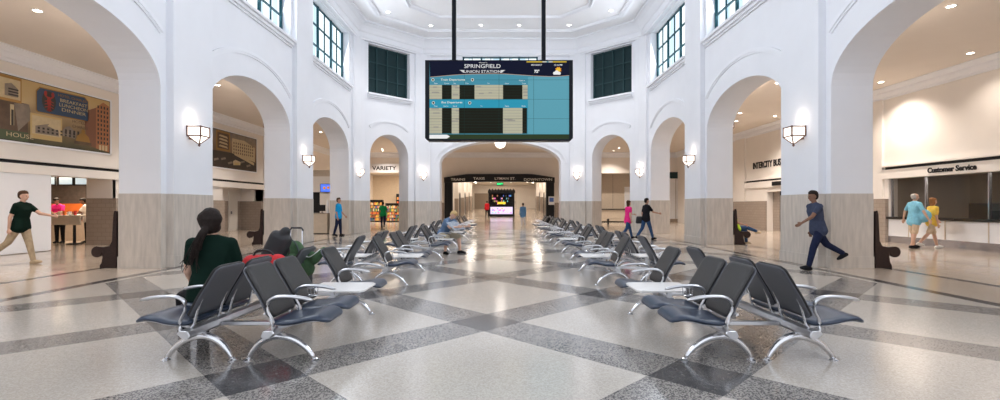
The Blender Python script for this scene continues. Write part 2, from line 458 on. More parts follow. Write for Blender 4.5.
FL = struct(mb.build('floor', 'floor'))

# ------------------------------------------------------------------ aisle outer walls
def side_wall(name, X, sgn, openings, y0, y1):
    """outer wall; openings (ya, yb, z0, z1)"""
    T, N = (0, 1), (sgn, 0)
    outline = [(y0, 0)]
    for (a, b, z0, z1) in openings:
        if z0 == 0: outline += [(a, 0), (a, z1), (b, z1), (b, 0)]
    outline += [(y1, 0), (y1, AH + .1), (y0, AH + .1)]
    loops = [outline] + [[(a, z0), (b, z0), (b, z1), (a, z1)] for (a, b, z0, z1) in openings if z0 > 0]
    return struct(slab(name, (X, 0), T, N, loops, .35, 'aisle_plaster'))
AL = side_wall('wall_aisle_left', XL, -1, [(15.0, 17.45, 0, 2.36), (24.3, 28.2, 0, 2.45)], YB, YF)
AR = side_wall('wall_aisle_right', XR, 1, [(10.2, 18.55, .02, 2.45), (23.5, 27.1, 0, 2.2)], YB, YF)
def wbox(parent, name, X, sgn, p0, p1, y0, y1, z0, z1, m, bevel=0):
    """box on a side wall; p = distance from the wall face into the aisle"""
    a, b = sorted((X - sgn * p0, X - sgn * p1)); return MB().box(a, b, y0, y1, z0, z1).build(name, m, parent, bevel=bevel)
# long fascia with a dark slot (left), same on the right
mb = MB(); mb.use('aisle_plaster')
for (a, b) in ((YB, 17.75), (20.6, 28.4)):
    mb.box(XL - .01, XL + .10, a, b, 2.36, 2.64)
    mb.box(XL - .01, XL + .16, a, b, 2.74, 2.84)
    mb.use('black'); mb.box(XL, XL + .03, a, b, 2.64, 2.74); mb.use('aisle_plaster')
mb.box(XL - .01, XL + .12, 17.75, 18.35, 0, AH - .4); mb.box(XL - .01, XL + .12, 28.4, 29.2, 0, AH - .4)
struct(mb.build('trim_4', None))
mb = MB(); mb.use('aisle_plaster')
for (a, b) in ((YB, 18.75), (22.5, 29.4)):
    mb.box(XR - .10, XR + .01, a, b, 2.45, 2.80)
    mb.box(XR - .16, XR + .01, a, b, 2.90, 2.96)
    mb.use('black'); mb.box(XR - .05, XR, a + .2, b - .1, 2.80, 2.90); mb.use('aisle_plaster')
mb.box(XR - .10, XR + .01, 18.75, 19.2, 0, AH - .4); mb.box(XR - .12, XR + .01, 29.4, 30.6, 0, AH - .4)
struct(mb.build('trim_5', None))
mb = MB()
for (a, b) in ((17.45, 24.3), (28.2, 36)): mb.box(XL - .0, XL + .02 if b != 24.3 else XL + .13, a, b, 0, WZ)
struct(mb.build('trim_6', 'tile_wains'))
mb = MB()
for (a, b) in ((18.55, 23.5), (27.1, 36)): mb.box(XR - .13, XR, a, b, 0, WZ)
struct(mb.build('trim_7', 'tile_wains'))
# far cross wall
oc = 4.15
cen = (XC - .15)
loops = [[(-16.8, 0), (-11.8, 0), (-11.8, 4.25), (-6.6, 4.25), (-6.6, 0), (cen - 4.55, 0), (cen - 4.55, 3.9), (cen + 4.55, 3.9), (cen + 4.55, 0),
          (8.0, 0), (8.0, 4.2), (12.2, 4.2), (12.2, 0), (17.5, 0), (17.5, AH + .1), (-16.8, AH + .1)]]
FW = struct(slab('wall_far', (0, YF), (1, 0), (0, 1), loops, .35, 'aisle_plaster'))
mb = MB()
for (a, b) in ((-16, -11.8), (-6.6, cen - 4.72), (cen + 4.72, 8.0), (12.2, 13.6)): mb.box(a, b, YF - .03, YF + .01, 0, WZ)
mb.build('tile_dado', 'tile_wains', FW)
# right end: pale panelled doors under a dark transom
t = struct(MB().use('panel_white').box(13.7, 15.9, YF - .05, YF, .3, 3.7).use('teal_dark').box(13.7, 15.9, YF - .07, YF - .02, 3.75, 4.3)
           .use('tan_dark').box(14.72, 14.76, YF - .07, YF - .02, .3, 3.7).box(13.7, 15.9, YF - .06, YF, 0, .3).box(13.62, 13.7, YF - .08, YF, 0, 4.3).build('door_4', None))

# ------------------------------------------------------------------ concourse beyond the end arch
RS = .031
CA, CB, CY1 = -4.75, 5.1, 76.0
def rz_(y): return max(0, (y - 43) * RS)
mb = MB(); mb.add([(CA, YF + 1.9, -.02), (CB, YF + 1.9, -.02), (CB, CY1, rz_(CY1)), (CA, CY1, rz_(CY1)), (CA, YF + 1.9, -.2), (CB, YF + 1.9, -.2), (CB, CY1, -.2), (CA, CY1, -.2)],
                  [(0, 1, 2, 3), (7, 6, 5, 4), (0, 4, 5, 1), (1, 5, 6, 2), (2, 6, 7, 3), (3, 7, 4, 0)])
struct(mb.build('floor_corridor', 'floor'))
CHC = 4.75
mb = MB().box(CA - .3, CB + .3, YF + .3, CY1 + .3, CHC, CHC + .2); struct(mb.build('ceiling_corridor', 'aisle_ceiling'))
w1 = struct(MB().use('aisle_plaster').box(CA - .3, CA, YF + .3, CY1 + .3, -.1, CHC).build('wall_corridor_left', None))
w2 = struct(MB().use('aisle_plaster').box(CB, CB + .3, YF + .3, CY1 + .3, -.1, CHC).build('wall_corridor_right', None))
struct(MB().use('aisle_plaster').box(CA, CB, CY1, CY1 + .3, -.1, CHC).build('wall_corridor_back', None))
for (w, X, s) in ((w1, CA, 1), (w2, CB, -1)):
    mb = MB()
    for y in (47, 54, 61, 68): 
        a, b = sorted((X, X + s * .35)); mb.use('aisle_plaster').box(a, b, y, y + .8, -.1, CHC)
        a, b = sorted((X, X + s * .37)); mb.use('tile_wains').box(a, b, y - .02, y + .82, -.1, 2.0 + rz_(y))
        a, b = sorted((X, X + s * .04)); mb.box(a, b, y + .8, y + 7, -.1, 1.9 + rz_(y))
    mb.build('pilaster', None, w)
    for y in (51, 58, 65):
        a, b = sorted((X, X + s * .06)); struct(MB().use('tan_dark').box(a, b, y, y + 2.2, rz_(y) - .1, 2.6 + rz_(y)).use('black').box(a, b + .01, y + .15, y + 2.05, rz_(y), 2.45 + rz_(y)).build('door_%d' % (int(y) + (0 if s > 0 else 100)), None))
dd = MB().use('door_white').box(cen + 1.5, cen + 3.2, CY1 - .06, CY1, .9, 3.6).use('tan_dark').box(cen + 2.33, cen + 2.37, CY1 - .07, CY1 - .05, 1, 3.6).use('steel').box(cen + 2.2, cen + 2.26, CY1 - .12, CY1 - .06, 1.8, 2.2).build('door_20', None)
struct(dd)
struct(MB().use('tan_dark').box(cen - 4.2, cen - 1.4, CY1 - .06, CY1, .9, 3.4).build('door_21', None))
# corridor ceiling lamps
pl = [(dx, y) for y in (46, 50, 55, 61, 68) for dx in (-3.8, -1.4, 1.4, 3.8)]
proto = None
def downlight(loc, label, group, glow='downlight_glow', r=.10, name='recessed_downlight'):
    e = empty(name, loc)
    MB().lathe([(r, -.012), (r * 1.25, -.012), (r * 1.28, .004), (r, .004)], 20).build('trim_ring', 'ring_white', e)
    MB().lathe([(0.0, -.004), (r, -.004), (r, .003), (0, .003)], 20).build('lens', glow, e)
    tag(e, label, 'ceiling light', group)
    return e
for i, (dx, y) in enumerate(pl):
    if i == 0: proto = downlight((cen + dx, y, CHC), 'recessed ceiling downlight in the bright corridor past the dark portal', 'downlights in the corridor', r=.16); continue
    c = copy_tree(proto); c.location = (cen + dx, y, CHC)
# corridor linear cove lights along both walls
for (x, nm) in ((CA + .9, 'left'), (CB - .9, 'right')):
    e = empty('linear_ceiling_light', (x, 57, CHC))
    MB().box(-.15, .15, -11, 11, -.05, 0).build('housing', 'ring_white', e); MB().box(-.10, .10, -10.9, 10.9, -.06, -.045).build('diffuser', 'downlight_glow', e)
    tag(e, 'long bright ceiling light strip along the %s side of the far corridor' % nm, 'ceiling light', 'corridor strip lights')

for y in (46, 55, 64, 72):
    ld = bpy.data.lights.new('corridor', 'AREA'); ld.size = 3.5; ld.energy = 120; ld.color = (1, .86, .70); l = bpy.data.objects.new('corridor_light', ld); COL.objects.link(l); l.location = (cen, y, CHC - .05)
# dark portal with lettering
px0, px1 = cen - 4.55, cen + 4.6
e = empty('entrance_portal', (cen, YF - .1, 0))
mb = MB()
for (a_, b_) in ((-4.62, -3.95), (3.95, 4.62)): MB().box(a_, b_, -.5, .07, 0, 3.65).build('post', 'black', e, bevel=.01)
mb = MB(); n = 20; pts = []
top = [(-4.66 + 9.32 * i / n, 3.80 + .30 * min(1, math.sin(PI * i / n) * 1.6)) for i in range(n + 1)]
low = [(-4.66 + 9.32 * i / n, 3.36 + .10 * math.sin(PI * i / n)) for i in range(n + 1)]
mb.prism(top + low[::-1], lambda x, z: (x, -.55, z), lambda x, z: (x, .07, z)); mb.build('header', 'black', e)
mat('letter_pale', (.75, .72, .66), .4)
for (s_, px, sz) in (('TRAINS', 458, .29), ('TAXIS', 479, .29), ('LYMAN ST.', 505, .29), ('DOWNTOWN', 538, .29)):
    x, z = at(px, 178.6 if abs(px - 500) < 25 else 179.6, YF - .66); text(s_, sz, (x, YF - .66, z), '-y', 'letter_pale', e, 'lettering', sx=1.25, bold=.002)
tag(e, 'wide black curved portal lettered TRAINS TAXIS LYMAN ST DOWNTOWN beyond the end arch', 'portal')
e = empty('notice_sign', (at(551.5, 202, YF - .62)[0], YF - .63, 0)); 
MB().box(-.25, .25, -.02, .02, 1.5, 2.2).build('board', 'panel_white', e); MB().box(-.18, .18, -.03, -.018, 1.75, 2.1).build('picture', mat('blue_sign', (.05, .12, .4), .4), e)
tag(e, 'small white and blue notice on the right post of the black portal', 'sign')
# exit sign
x, z = at(500, 184, 50)
e = empty('exit_sign', (x, 50, z)); MB().box(-.35, .35, -.05, .05, -.17, .17).build('housing', 'black', e)
text('EXIT', .24, (x, 49.94, z), '-y', 'green_exit', e, sx=1.2, bold=.01); MB().bar((0, 0, .17), (0, 0, CHC - z), .03).build('stem', 'black', e)
tag(e, 'green lit exit sign hanging above the dark kiosk', 'exit sign')

# retail kiosk
ky = 52.0; kf = rz_(ky) - .03
kx = at(501.5, 200, ky)[0]
e = empty('retail_kiosk', (kx, ky, kf)); H = 2.95
mb = MB()
for x in (-1.32, 1.32):
    for y in (0, 1.8): mb.box(x - .09, x + .09, y - .09, y + .09, 0, H - .25)
mb.box(-1.42, 1.42, -.1, 1.9, 0, .22); mb.box(-1.48, 1.48, -.16, 1.96, H - .4, H - .15); mb.box(-1.3, 1.3, 1.75, 1.85, .2, H - .3)
mb.build('frame', 'black', e, bevel=.01)
mb = MB(); zz = [(-1.45, H - .18), (1.45, H - .18)] + [(1.45 - i * 2.9 / 18, H + (.08 if i % 2 else -.10)) for i in range(19)]
mb.prism(zz, lambda a, z: (a, -.14, z), lambda a, z: (a, -.04, z))
mb.build('crest', 'black', e)
mat('display_glow', (.6, .6, .8), .3, emit=.55, ecol=(.75, .62, 1)); pal = []
for i, c in enumerate([(.9, .2, .5), (.2, .3, .9), (.9, .8, .3), (.2, .7, .8), (.6, .2, .8), (.9, .4, .2)]): mat('good%d' % i, c, .5, emit=.35); pal.append('good%d' % i)
MB().box(-1.2, 1.2, 0, .05, .28, 1.05).build('lit_display', 'display_glow', e)
mb = MB()
for i in range(26): x = random.uniform(-1.15, 1.05); z = random.uniform(.32, .9); mb.use(random.choice(pal)).box(x, x + .12, -.02, 0, z, z + .12)
o = mb.build('merchandise', None, e); o['kind'] = 'stuff'
MB().box(-1.25, 1.25, -.06, .5, 1.08, 1.16).build('counter', 'black', e)
mb = MB()
for i in range(40):
    x = random.uniform(-1.1, 1.0); z = random.choice((1.3, 1.6, 1.9, 2.2)); mb.use(random.choice(pal + ['tan', 'black', 'black'])).box(x, x + .1, 1.1, 1.2, z, z + .17)
for z in (1.28, 1.58, 1.88, 2.18): mb.use('black').box(-1.2, 1.2, 1.0, 1.3, z - .02, z)
o = mb.build('shelf_goods', None, e); o['kind'] = 'stuff'
mat('yellow_sign', (.9, .7, .05), .4, emit=.5); MB().box(-.45, .45, .6, .64, 1.36, 1.6).build('yellow_sign', 'yellow_sign', e)
tag(e, 'black framed retail kiosk with colourful lit display in the far corridor', 'kiosk')
def at_z(py, y): return at(0, py, y)[1]

# ------------------------------------------------------------------ variety shop (left of the far wall)
struct(MB().use('aisle_plaster').box(-13.2, -5.2, 48.0, 48.2, 0, 4.6).use('tan').box(-13.2, -5.2, 47.95, 48.0, 0, 4.4).build('wall_shop_back', None))
struct(MB().box(-13.2, -13.0, YF + .35, 48, 0, 4.6).box(-5.4, -5.2 , YF + .35, 48, 0, 4.6).build('wall_shop_side', 'aisle_plaster'))
struct(MB().box(-13.2, -5.2, YF + .35, 48.2, 4.5, 4.7).build('ceiling_shop', 'aisle_ceiling'))
struct(MB().box(-13.2, -5.2, YF + .3, 48.2, -.2, 0.002).build('floor_shop', 'floor'))
e = empty('shop_sign', (-9.2, YF - .06, 0)); MB().box(-2.7, 2.7, -.02, .06, 4.25, 5.0).build('band', 'panel_white', e)
x, z = at(380.5, 168.3, YF - .1); text('&  VARIETY', .47, (x, YF - .10, z), '-y', 'black', e, sx=1.12, bold=.012)
tag(e, 'white shop fascia with black letters reading & VARIETY over the shop', 'shop sign')
goods = []
for i, c in enumerate([(.8, .25, .05), (.85, .6, .08), (.6, .06, .05), (.1, .3, .12), (.75, .7, .55), (.1, .15, .4), (.8, .4, .1), (.35, .15, .06)]): mat('pack%d' % i, c, .5); goods.append('pack%d' % i)
def shelf_unit(loc, w, h, rows, label, rz=0, name='display_shelf'):
    e = empty(name, loc, rz); mb = MB()
    mb.box(-w / 2, -w / 2 + .04, 0, .5, 0, h); mb.box(w / 2 - .04, w / 2, 0, .5, 0, h); mb.box(-w / 2, w / 2, .46, .5, 0, h)
    mb.build('frame', 'black', e)
    g = MB()
    for r in range(rows):
        z = .12 + (h - .3) * r / rows
        MB().box(-w / 2 + .03, w / 2 - .03, .0, .46, z - .03, z).build('shelf', 'tan_dark', e)
        x = -w / 2 + .06
        while x < w / 2 - .16:
            ww = random.uniform(.08, .16); g.use(random.choice(goods)).box(x, x + ww - .01, .02, .3, z, z + random.uniform(.14, .24) * min(1, (h - .3) / rows / .28)); x += ww
    o = g.build('packets', None, e); o['kind'] = 'stuff'
    return tag(e, label, 'shelf', 'shop display shelves')
x = at(374, 0, 42.3)[0]; shelf_unit((x + .05, 42.3, 0), 1.35, 1.95, 6, 'tall snack shelf left of the person in green shirt')
x = at(394, 0, 41.8)[0]; shelf_unit((x, 41.8, 0), 1.5, 1.65, 5, 'lower snack shelf right of the person in green shirt')
shelf_unit((-9.8, 47.2, 0), 1.4, 2.6, 6, 'wall shelf of packets deep inside the shop, behind the green shirt')
shelf_unit((-8.2, 47.3, 1.2), 1.6, 2.0, 4, 'high wall rack of goods at the back of the shop, right side')
ld = bpy.data.lights.new('shop', 'AREA'); ld.size = 3; ld.energy = 300; ld.color = (1, .84, .66); l = bpy.data.objects.new('shop_light', ld); COL.objects.link(l); l.location = (-9.2, 43.5, 4.4)
# ticket window recess on the right of the far wall
struct(MB().use('tan').box(8.0, 12.2, YF + 1.5, YF + 1.6, 0, 4.4).use('tan_dark').box(9.7, 9.74, YF + 1.48, YF + 1.5, 1.2, 4.4).box(8.0, 12.2, YF + 1.46, YF + 1.5, 0, 1.1)
       .use('panel_white').box(10.75, 12.0, YF + 1.44, YF + 1.5, 1.2, 3.1).build('wall_recess', None))
struct(MB().box(7.8, 12.4, YF + .35, YF + 1.6, 4.2, 4.4).box(7.8, 8.0, YF + .35, YF + 1.6, 0, 4.4).box(12.2, 12.4, YF + .35, YF + 1.6, 0, 4.4).build('wall_recess_side', 'tan'))
e = empty('service_counter', (10.1, YF + .4, 0)); MB().box(-2.05, 2.05, -.3, .4, 1.08, 1.16).build('worktop', 'counter_dark', e, bevel=.01); MB().box(-2.0, 2.0, -.2, .3, .1, 1.08).build('front_panel', 'tan', e); MB().box(-1.95, 1.95, -.12, .25, 0, .1).build('plinth', 'black', e)
tag(e, 'tan counter with dark top in the far recess behind the woman in pink', 'counter')
e = empty('metal_bench', (10.0, 37.0, 0))
MB().box(-2.2, 2.2, -.2, .2, .42, .47).build('seat', 'tan', e, bevel=.01)
for x in (-1.9, 1.9): MB().box(x - .04, x + .04, -.18, .18, 0, .42).build('leg', 'black', e)
tag(e, 'long low pale bench across the far hall beyond the right chamfer arch', 'bench')

# ------------------------------------------------------------------ sconces, lanterns and downlights
def sconce(loc, rz, label, power=1.8):
    """local -y points away from the wall (into the room)."""
    e = empty('wall_sconce', loc, rz)
    W, D = .17, .34; gl = MB(); gl.box(-W, W, -D, -.03, 0, .22)
    gl.add([(-W, -D, 0), (W, -D, 0), (W, -.03, 0), (-W, -.03, 0), (0, -.20, -.19)], [(0, 1, 4), (1, 2, 4), (2, 3, 4), (3, 0, 4)])
    gl.build('glass_shade', 'lamp_glow', e)
    fr = MB(); r = .014
    c = [(-W, -D), (W, -D), (W, -.02), (-W, -.02)]
    for i in range(4):
        a, b = c[i], c[(i + 1) % 4]
        for z in (0, .22): fr.bar((*a, z), (*b, z), r * 2)
        fr.bar((*a, -.005), (*a, .24), r * 2); fr.bar((*a, 0), (0, -.20, -.19), r * 1.8)
    fr.lathe([(0, -.25), (.02, -.235), (.03, -.215), (.022, -.195), (.03, -.185), (0, -.17)], 10, (0, -.20, 0))
    fr.build('frame', 'bronze', e)
    MB().box(-.09, .09, -.03, .0, -.08, .20).build('back_plate', 'bronze', e, bevel=.006)
    tag(e, label, 'wall light', 'wall sconces')
    # light given off by the bulb
    ld = bpy.data.lights.new('bulb', 'POINT'); ld.energy = power; ld.color = (1, .85, .70); ld.shadow_soft_size = .05
    l = bpy.data.objects.new('bulb', ld); COL.objects.link(l); l.parent = e; l.location = (0, -.2, .42)
    return e
SZ = 3.08
side_lab = {11.6: 'nearest', 18.2: 'second', }
for sx, nm in ((-1, 'left'), (1, 'right')):
    sconce((XC + sx * PW, 11.6, SZ), R(90 if sx < 0 else -90), 'lit lantern sconce on the nearest %s pilaster' % nm)
    sconce((XC + sx * PW, 18.2, SZ), R(90 if sx < 0 else -90), 'lit lantern sconce on the second %s pilaster, past the first side arch' % nm)
    sconce((XC + sx * (HW - .14), K1 - .02, SZ), R(67.5 if sx < 0 else -67.5), 'small lit lantern sconce on the %s corner pier before the chamfer arch' % nm)
    sconce((XC + sx * (EW - .06), K2 - .15, SZ), R(22.5 if sx < 0 else -22.5), 'small lit lantern sconce just %s of the big end arch' % nm)
    for y, w in ((11.6, 'nearest'), (18.2, 'second')):
        sconce((XC + sx * (HW + TH), y, 4.35), R(-90 if sx < 0 else 90), 'high lantern sconce on the aisle side of the %s %s pier' % (w, nm), 34)
# pendant in the end arch
x, z = at(500.3, 144, 28.4)
e = empty('pendant_lantern', (x, 28.4, z))
MB().lathe([(0, -.27), (.12, -.25), (.24, -.17), (.33, -.03), (.35, .10), (.30, .20), (.0, .22)], 12).build('glass_bowl', 'lamp_glow', e)
mb = MB()
for k in range(8):
    a = k * PI / 4; pr = [(.03, -.28), (.13, -.26), (.25, -.18), (.34, -.03), (.36, .10), (.31, .21)]
    mb.tube([(r * math.cos(a), r * math.sin(a), h) for r, h in pr], .012, 6)
for h, r in ((.10, .362), (-.03, .345)): mb.tube([(r * math.cos(k * PI / 12), r * math.sin(k * PI / 12), h) for k in range(24)], .012, 6, closed=True)
mb.lathe([(0, -.36), (.03, -.34), (.02, -.29), (0, -.27)], 8)
mb.build('cage', 'bronze', e); MB().bar((0, 0, .2), (0, 0, 5.17 - z), .05).build('stem', 'bronze', e)
tag(e, 'glowing caged pendant lantern hanging in the big end arch', 'pendant light')
ld = bpy.data.lights.new('bulb', 'POINT'); ld.energy = 9; ld.color = (1, .89, .79); ld.shadow_soft_size = .3
l = bpy.data.objects.new('bulb', ld); COL.objects.link(l); l.parent = e; l.location = (0, -.1, -.55)

# hall ceiling downlights
hallpts = [(388, 12), (431, 25.6), (481, 25), (519, 25), (569, 25), (611, 10.5)]
hl = ['leftmost of the six hall ceiling downlights', 'second from left of the six hall ceiling downlights', 'hall ceiling downlight just left of the board centre, by the left pole',
      'hall ceiling downlight just right of the board centre, by the right pole', 'second from right of the six hall ceiling downlights', 'rightmost of the six hall ceiling downlights']
for i, (px, py) in enumerate(hallpts):
    y = F * (CH - EYE) / (CY - py); x = (px - CX) * y / F
    e = downlight((x, y, CH), hl[i], 'hall ceiling downlights', 'downlight_glow_hall', r=.09)
    ld = bpy.data.lights.new('beam', 'SPOT'); ld.energy = 200; ld.spot_size = R(110); ld.spot_blend = .8; ld.shadow_soft_size = .1; ld.color = (1, .97, .94)
    l = bpy.data.objects.new('beam', ld); COL.objects.link(l); l.parent = e; l.location = (0, 0, -.04)
# aisle downlights
def aisle_spot(x, y, label, grp, en=400, vis=True):
    e = downlight((x, y, AH), label, grp, r=.085)
    ld = bpy.data.lights.new('beam', 'SPOT'); ld.energy = en; ld.spot_size = R(125); ld.spot_blend = .8; ld.shadow_soft_size = .08; ld.color = (1, .89, .79)
    l = bpy.data.objects.new('beam', ld); COL.objects.link(l); l.parent = e; l.location = (0, 0, -.03)
def ap(px, py): y = F * (AH - EYE) / (CY - py); return ((px - CX) * y / F, y)
near = [(37.5, 10.5, 'aisle downlight nearest the top left corner'), (27.5, 57, 'aisle downlight above the big left mural'), (118, 85, 'aisle downlight at the right end of the big left mural'),
        (217.5, 85, 'aisle downlight at the left edge of the second left arch'), (226.5, 118.7, 'aisle downlight above the smaller left mural'), (259.5, 128.5, 'aisle downlight right of the smaller left mural'),
        (951, 6, 'aisle downlight nearest the top right corner'), (970.5, 53, 'aisle downlight above the customer service sign'), (881, 82, 'aisle downlight beside the right aisle sconce'),
        (778, 83, 'aisle downlight at the right edge of the second right arch'), (775, 116, 'aisle downlight above the intercity bus sign'), (736.5, 121, 'aisle downlight over the reclining passenger')]
for (px, py, lb) in near:
    x, y = ap(px, py); aisle_spot(x, y, 'recessed ' + lb, 'aisle ceiling downlights', 130 if px > 940 else 480)
for sx, nm in ((-1, 'left'), (1, 'right')):
    xx = -11.2 if sx < 0 else 11.6
    for y, d in ((2.5, None), (6.5, None), (23.5, 'third'), (29.5, None), (35.5, None)):
        aisle_spot(xx, y, 'recessed downlight deep in the %s aisle past the second arch' % nm if y > 20 else 'recessed downlight in the %s aisle beside the camera' % nm, '%s aisle %s downlights' % (nm, 'far' if y > 20 else 'near'))
for (px, py, lb) in ((463, 143.5, 'left of the pendant'), (534, 143.5, 'right of the pendant'), (382, 149, 'left in the left chamfer arch'), (392, 155, 'right in the left chamfer arch'), (607, 154, 'left in the right chamfer arch'), (619, 148, 'right in the right chamfer arch')):
    x, y = ap(px, py); aisle_spot(x, min(y, 39.5), 'recessed cross hall downlight seen %s' % lb, 'cross hall downlights', 520)

# ------------------------------------------------------------------ departure board
BY = 16.2
def bp(px, py): return at(px, py, BY)
bx, bz = bp(499, 141)
B = empty('departure_board', (bx, BY, bz))
def pxl(px, py): x, z = bp(px, py); return (x - bx, z - bz)
x0, z1 = pxl(425, 60); x1, z0 = pxl(573, 140.8); c = .09
mb = MB(); poly = [(x0 + c, z0), (x1 - c, z0), (x1, z0 + c), (x1, z1), (x0, z1), (x0, z0 + c)]
mb.prism(poly, lambda x, z: (x, 0, z), lambda x, z: (x, .38, z)); mb.build('housing', 'black_gloss', B, bevel=.01)
def scr(name, c, e=1.0): return mat(name, (c[0] * .2, c[1] * .2, c[2] * .2), .5, emit=e * .45, ecol=c, spec=.08)
scr('s_navy', (.004, .006, .024)); scr('s_teal', (.07, .30, .40)); scr('s_teal2', (.12, .38, .47)); scr('s_tealbar', (.03, .33, .48)); scr('s_cream', (.52, .50, .36)); scr('s_cream2', (.36, .34, .30))
scr('s_black', (.012, .012, .006)); scr('s_line', (.012, .04, .035)); scr('s_white', (.95, .95, .95)); scr('s_letter', (.9, .88, .75)); scr('s_orange', (.95, .35, .02)); scr('s_yellow', (.85, .6, .05)); scr('s_copper', (.6, .4, .3)); scr('s_green', (.03, .05, .02))
scr('s_blue', (.1, .2, .8))
S = MB()
def rect(px0, py0, px1, py1, m, L=1):
    a, t = pxl(px0, py0); b, u = pxl(px1, py1); d = -.003 * L
    S.use(m).add([(a, d, u), (b, d, u), (b, d, t), (a, d, t)], [(0, 1, 2, 3)])
def poly(pts, m, L=1):
    P = [pxl(*p) for p in pts]; tri = tessellate_polygon([[Vector((p[0], p[1], 0)) for p in P]])
    S.use(m).add([(p[0], -.003 * L, p[1]) for p in P], [tuple(t) for t in tri])
rect(429.5, 61, 569, 139, 's_teal', 1)
hump = [(430, 77.2), (440, 76.3), (455, 75), (470, 74.2), (490, 73.8), (505, 74.0), (520, 75), (535, 76.0), (550, 76.6), (560, 76.3), (569, 75.6)]
poly([(429.5, 61), (569, 61)] + hump[::-1], 's_navy', 2)
for i in range(len(hump) - 1):
    a, b = hump[i], hump[i + 1]; poly([(a[0], a[1] - .25), (b[0], b[1] - .25), (b[0], b[1] + .2), (a[0], a[1] + .2)], 's_copper', 3)
rect(528, 77, 569, 134, 's_teal2', 2)
for (a, b, t, u) in ((540, 77, 569, 98), (545, 100, 566, 118), (530, 121, 569, 133)): pass
def rows(y0, y1, cols, nr):
    for (a, b, m) in cols:
        rect(a, y0, b, y1, m, 3)
        for i in range(nr):
            y = y0 + (y1 - y0) * (i + .5) / nr
            if m == 's_black': rect(a, y - .12 + .9, b, y + .12 + .9, 's_line', 4)
            else: rect(a, y + .8, b, y + 1.2, 's_cream2', 4)
        if m != 's_black' and b - a > 3:
            for k in range(3):
                u = random.uniform(a, b - 3); v = random.uniform(y0, y1 - 3); rect(u, v, min(b, u + random.uniform(3, 8)), v + 1.4, 's_cream2', 4)
rows(85, 99.3, [(429.5, 442, 's_cream'), (442, 451.7, 's_black'), (451.7, 459.5, 's_cream'), (459.5, 474.6, 's_black'), (474.6, 503, 's_cream'), (503, 522.4, 's_black'), (522.4, 527.6, 's_cream')], 5)
rect(429.5, 99.3, 528, 107.9, 's_tealbar', 3)
rows(108, 133.6, [(429.5, 442, 's_cream'), (442, 451.7, 's_black'), (451.7, 459, 's_cream'), (459, 503, 's_black'), (503, 522.4, 's_cream'), (522.4, 527, 's_black')], 9)
rect(429.5, 134.4, 569, 139, 's_green', 3); rect(429.5, 134.8, 447, 138.6, 's_white', 4); poly([(447, 134.8), (450, 136.6), (447, 138.6)], 's_white', 4)
for x in (464.4, 499, 533.7): rect(x - .12, 61, x + .12, 139, 's_line', 6)
for y in (80, 99.4, 118.8): rect(429.5, y - .1, 569, y + .1, 's_line', 6)
for i in range(20): rect(526.5 + i * 2, 61.6, 528.5 + i * 2, 62.5, 's_yellow' if i < 8 or i > 12 else ('s_teal2' if i == 10 else 's_letter'), 7)
# weather icon
def disc(px, py, r, m, L, n=16): poly([(px + r * math.cos(2 * PI * k / n), py + r * math.sin(2 * PI * k / n)) for k in range(n)], m, L)
poly([(558.3 + (3.4 if k % 2 else 2.3) * math.cos(PI * k / 8), 70 + (3.4 if k % 2 else 2.3) * math.sin(PI * k / 8)) for k in range(16)], 's_orange', 7); disc(558.3, 70, 1.9, 's_yellow', 8)
for (a, b, r) in ((554.5, 73.4, 1.5), (556.6, 72.6, 2), (559.2, 73.5, 1.5)): disc(a, b, r, 's_white', 9)
rect(553.4, 73.3, 560.3, 74.8, 's_white', 9)
for y, xs in ((80, (433, 472.5)), (103, (433.5, 469.8))):
    for x in xs: disc(x, y, 1.5, 's_letter', 7); disc(x, y, 1.0, 's_black', 8)
# wings of the station emblem
for s in (-1, 1):
    for k in range(3): poly([(482.5 + s * 18.5, 70.4 + k * .9), (482.5 + s * (23 - k * 1.2), 70.2 + k * .9), (482.5 + s * (21 - k), 71 + k * .9), (482.5 + s * 18.5, 71 + k * .9)], 's_white', 7)
S.build('screen', None, B)
def bt(s, px, py, hpx, m='s_white', align='CENTER', sx=1.0, bold=0.0):
    x, z = bp(px, py); text(s, hpx * BY / F * 1.2, (x, BY - .03, z), '-y', m, B, 'screen_lettering', align, ext=.001, sx=sx, bold=bold)
bt('Welcome To', 483, 63, 1.2, sx=1.1); bt('SPRINGFIELD', 482.5, 66.6, 4.5, sx=1.17); bt('UNION STATION', 482.5, 71.9, 3.1, sx=1.3)
bt('09/14/2017', 536.5, 65.3, 1.7, sx=1.15, bold=.001); bt('12:16 PM', 558, 65.3, 1.7, sx=1.1, bold=.001); bt('72°', 536.8, 71.7, 3.1, bold=.006)
bt('Train Departures', 453, 80.0, 2.3, 's_letter', sx=1.25, bold=.001); bt('Bus Departures', 452, 102.6, 2.2, 's_letter', sx=1.25, bold=.001)
for (s, x) in (('Time', 435.8), ('Carrier', 447), ('No.', 455), ('Train', 467), ('To', 488.5), ('Status', 507), ('Track', 524)): bt(s, x, 83.7, 1.4)
bt('Platform', 522, 80.8, 1.4)
for (s, x) in (('Time', 435.8), ('Carrier', 446), ('Route', 455), ('To', 481.5), ('Status', 507), ('Berth', 523.5)): bt(s, x, 106.3, 1.4)
for px in (453.5, 544):
    x, _ = pxl(px, 60); MB().box(x - .07, x + .07, .12, .26, z1 - .02, CH - bz + .01).build('hanger_pole', 'black_gloss', B, bevel=.008)
    MB().box(x - .14, x + .14, .08, .30, z1 - .01, z1 + .03).build('pole_bracket', 'black', B)
tag(B, 'large electronic departure board headed SPRINGFIELD UNION STATION hanging on two black poles', 'departure board')

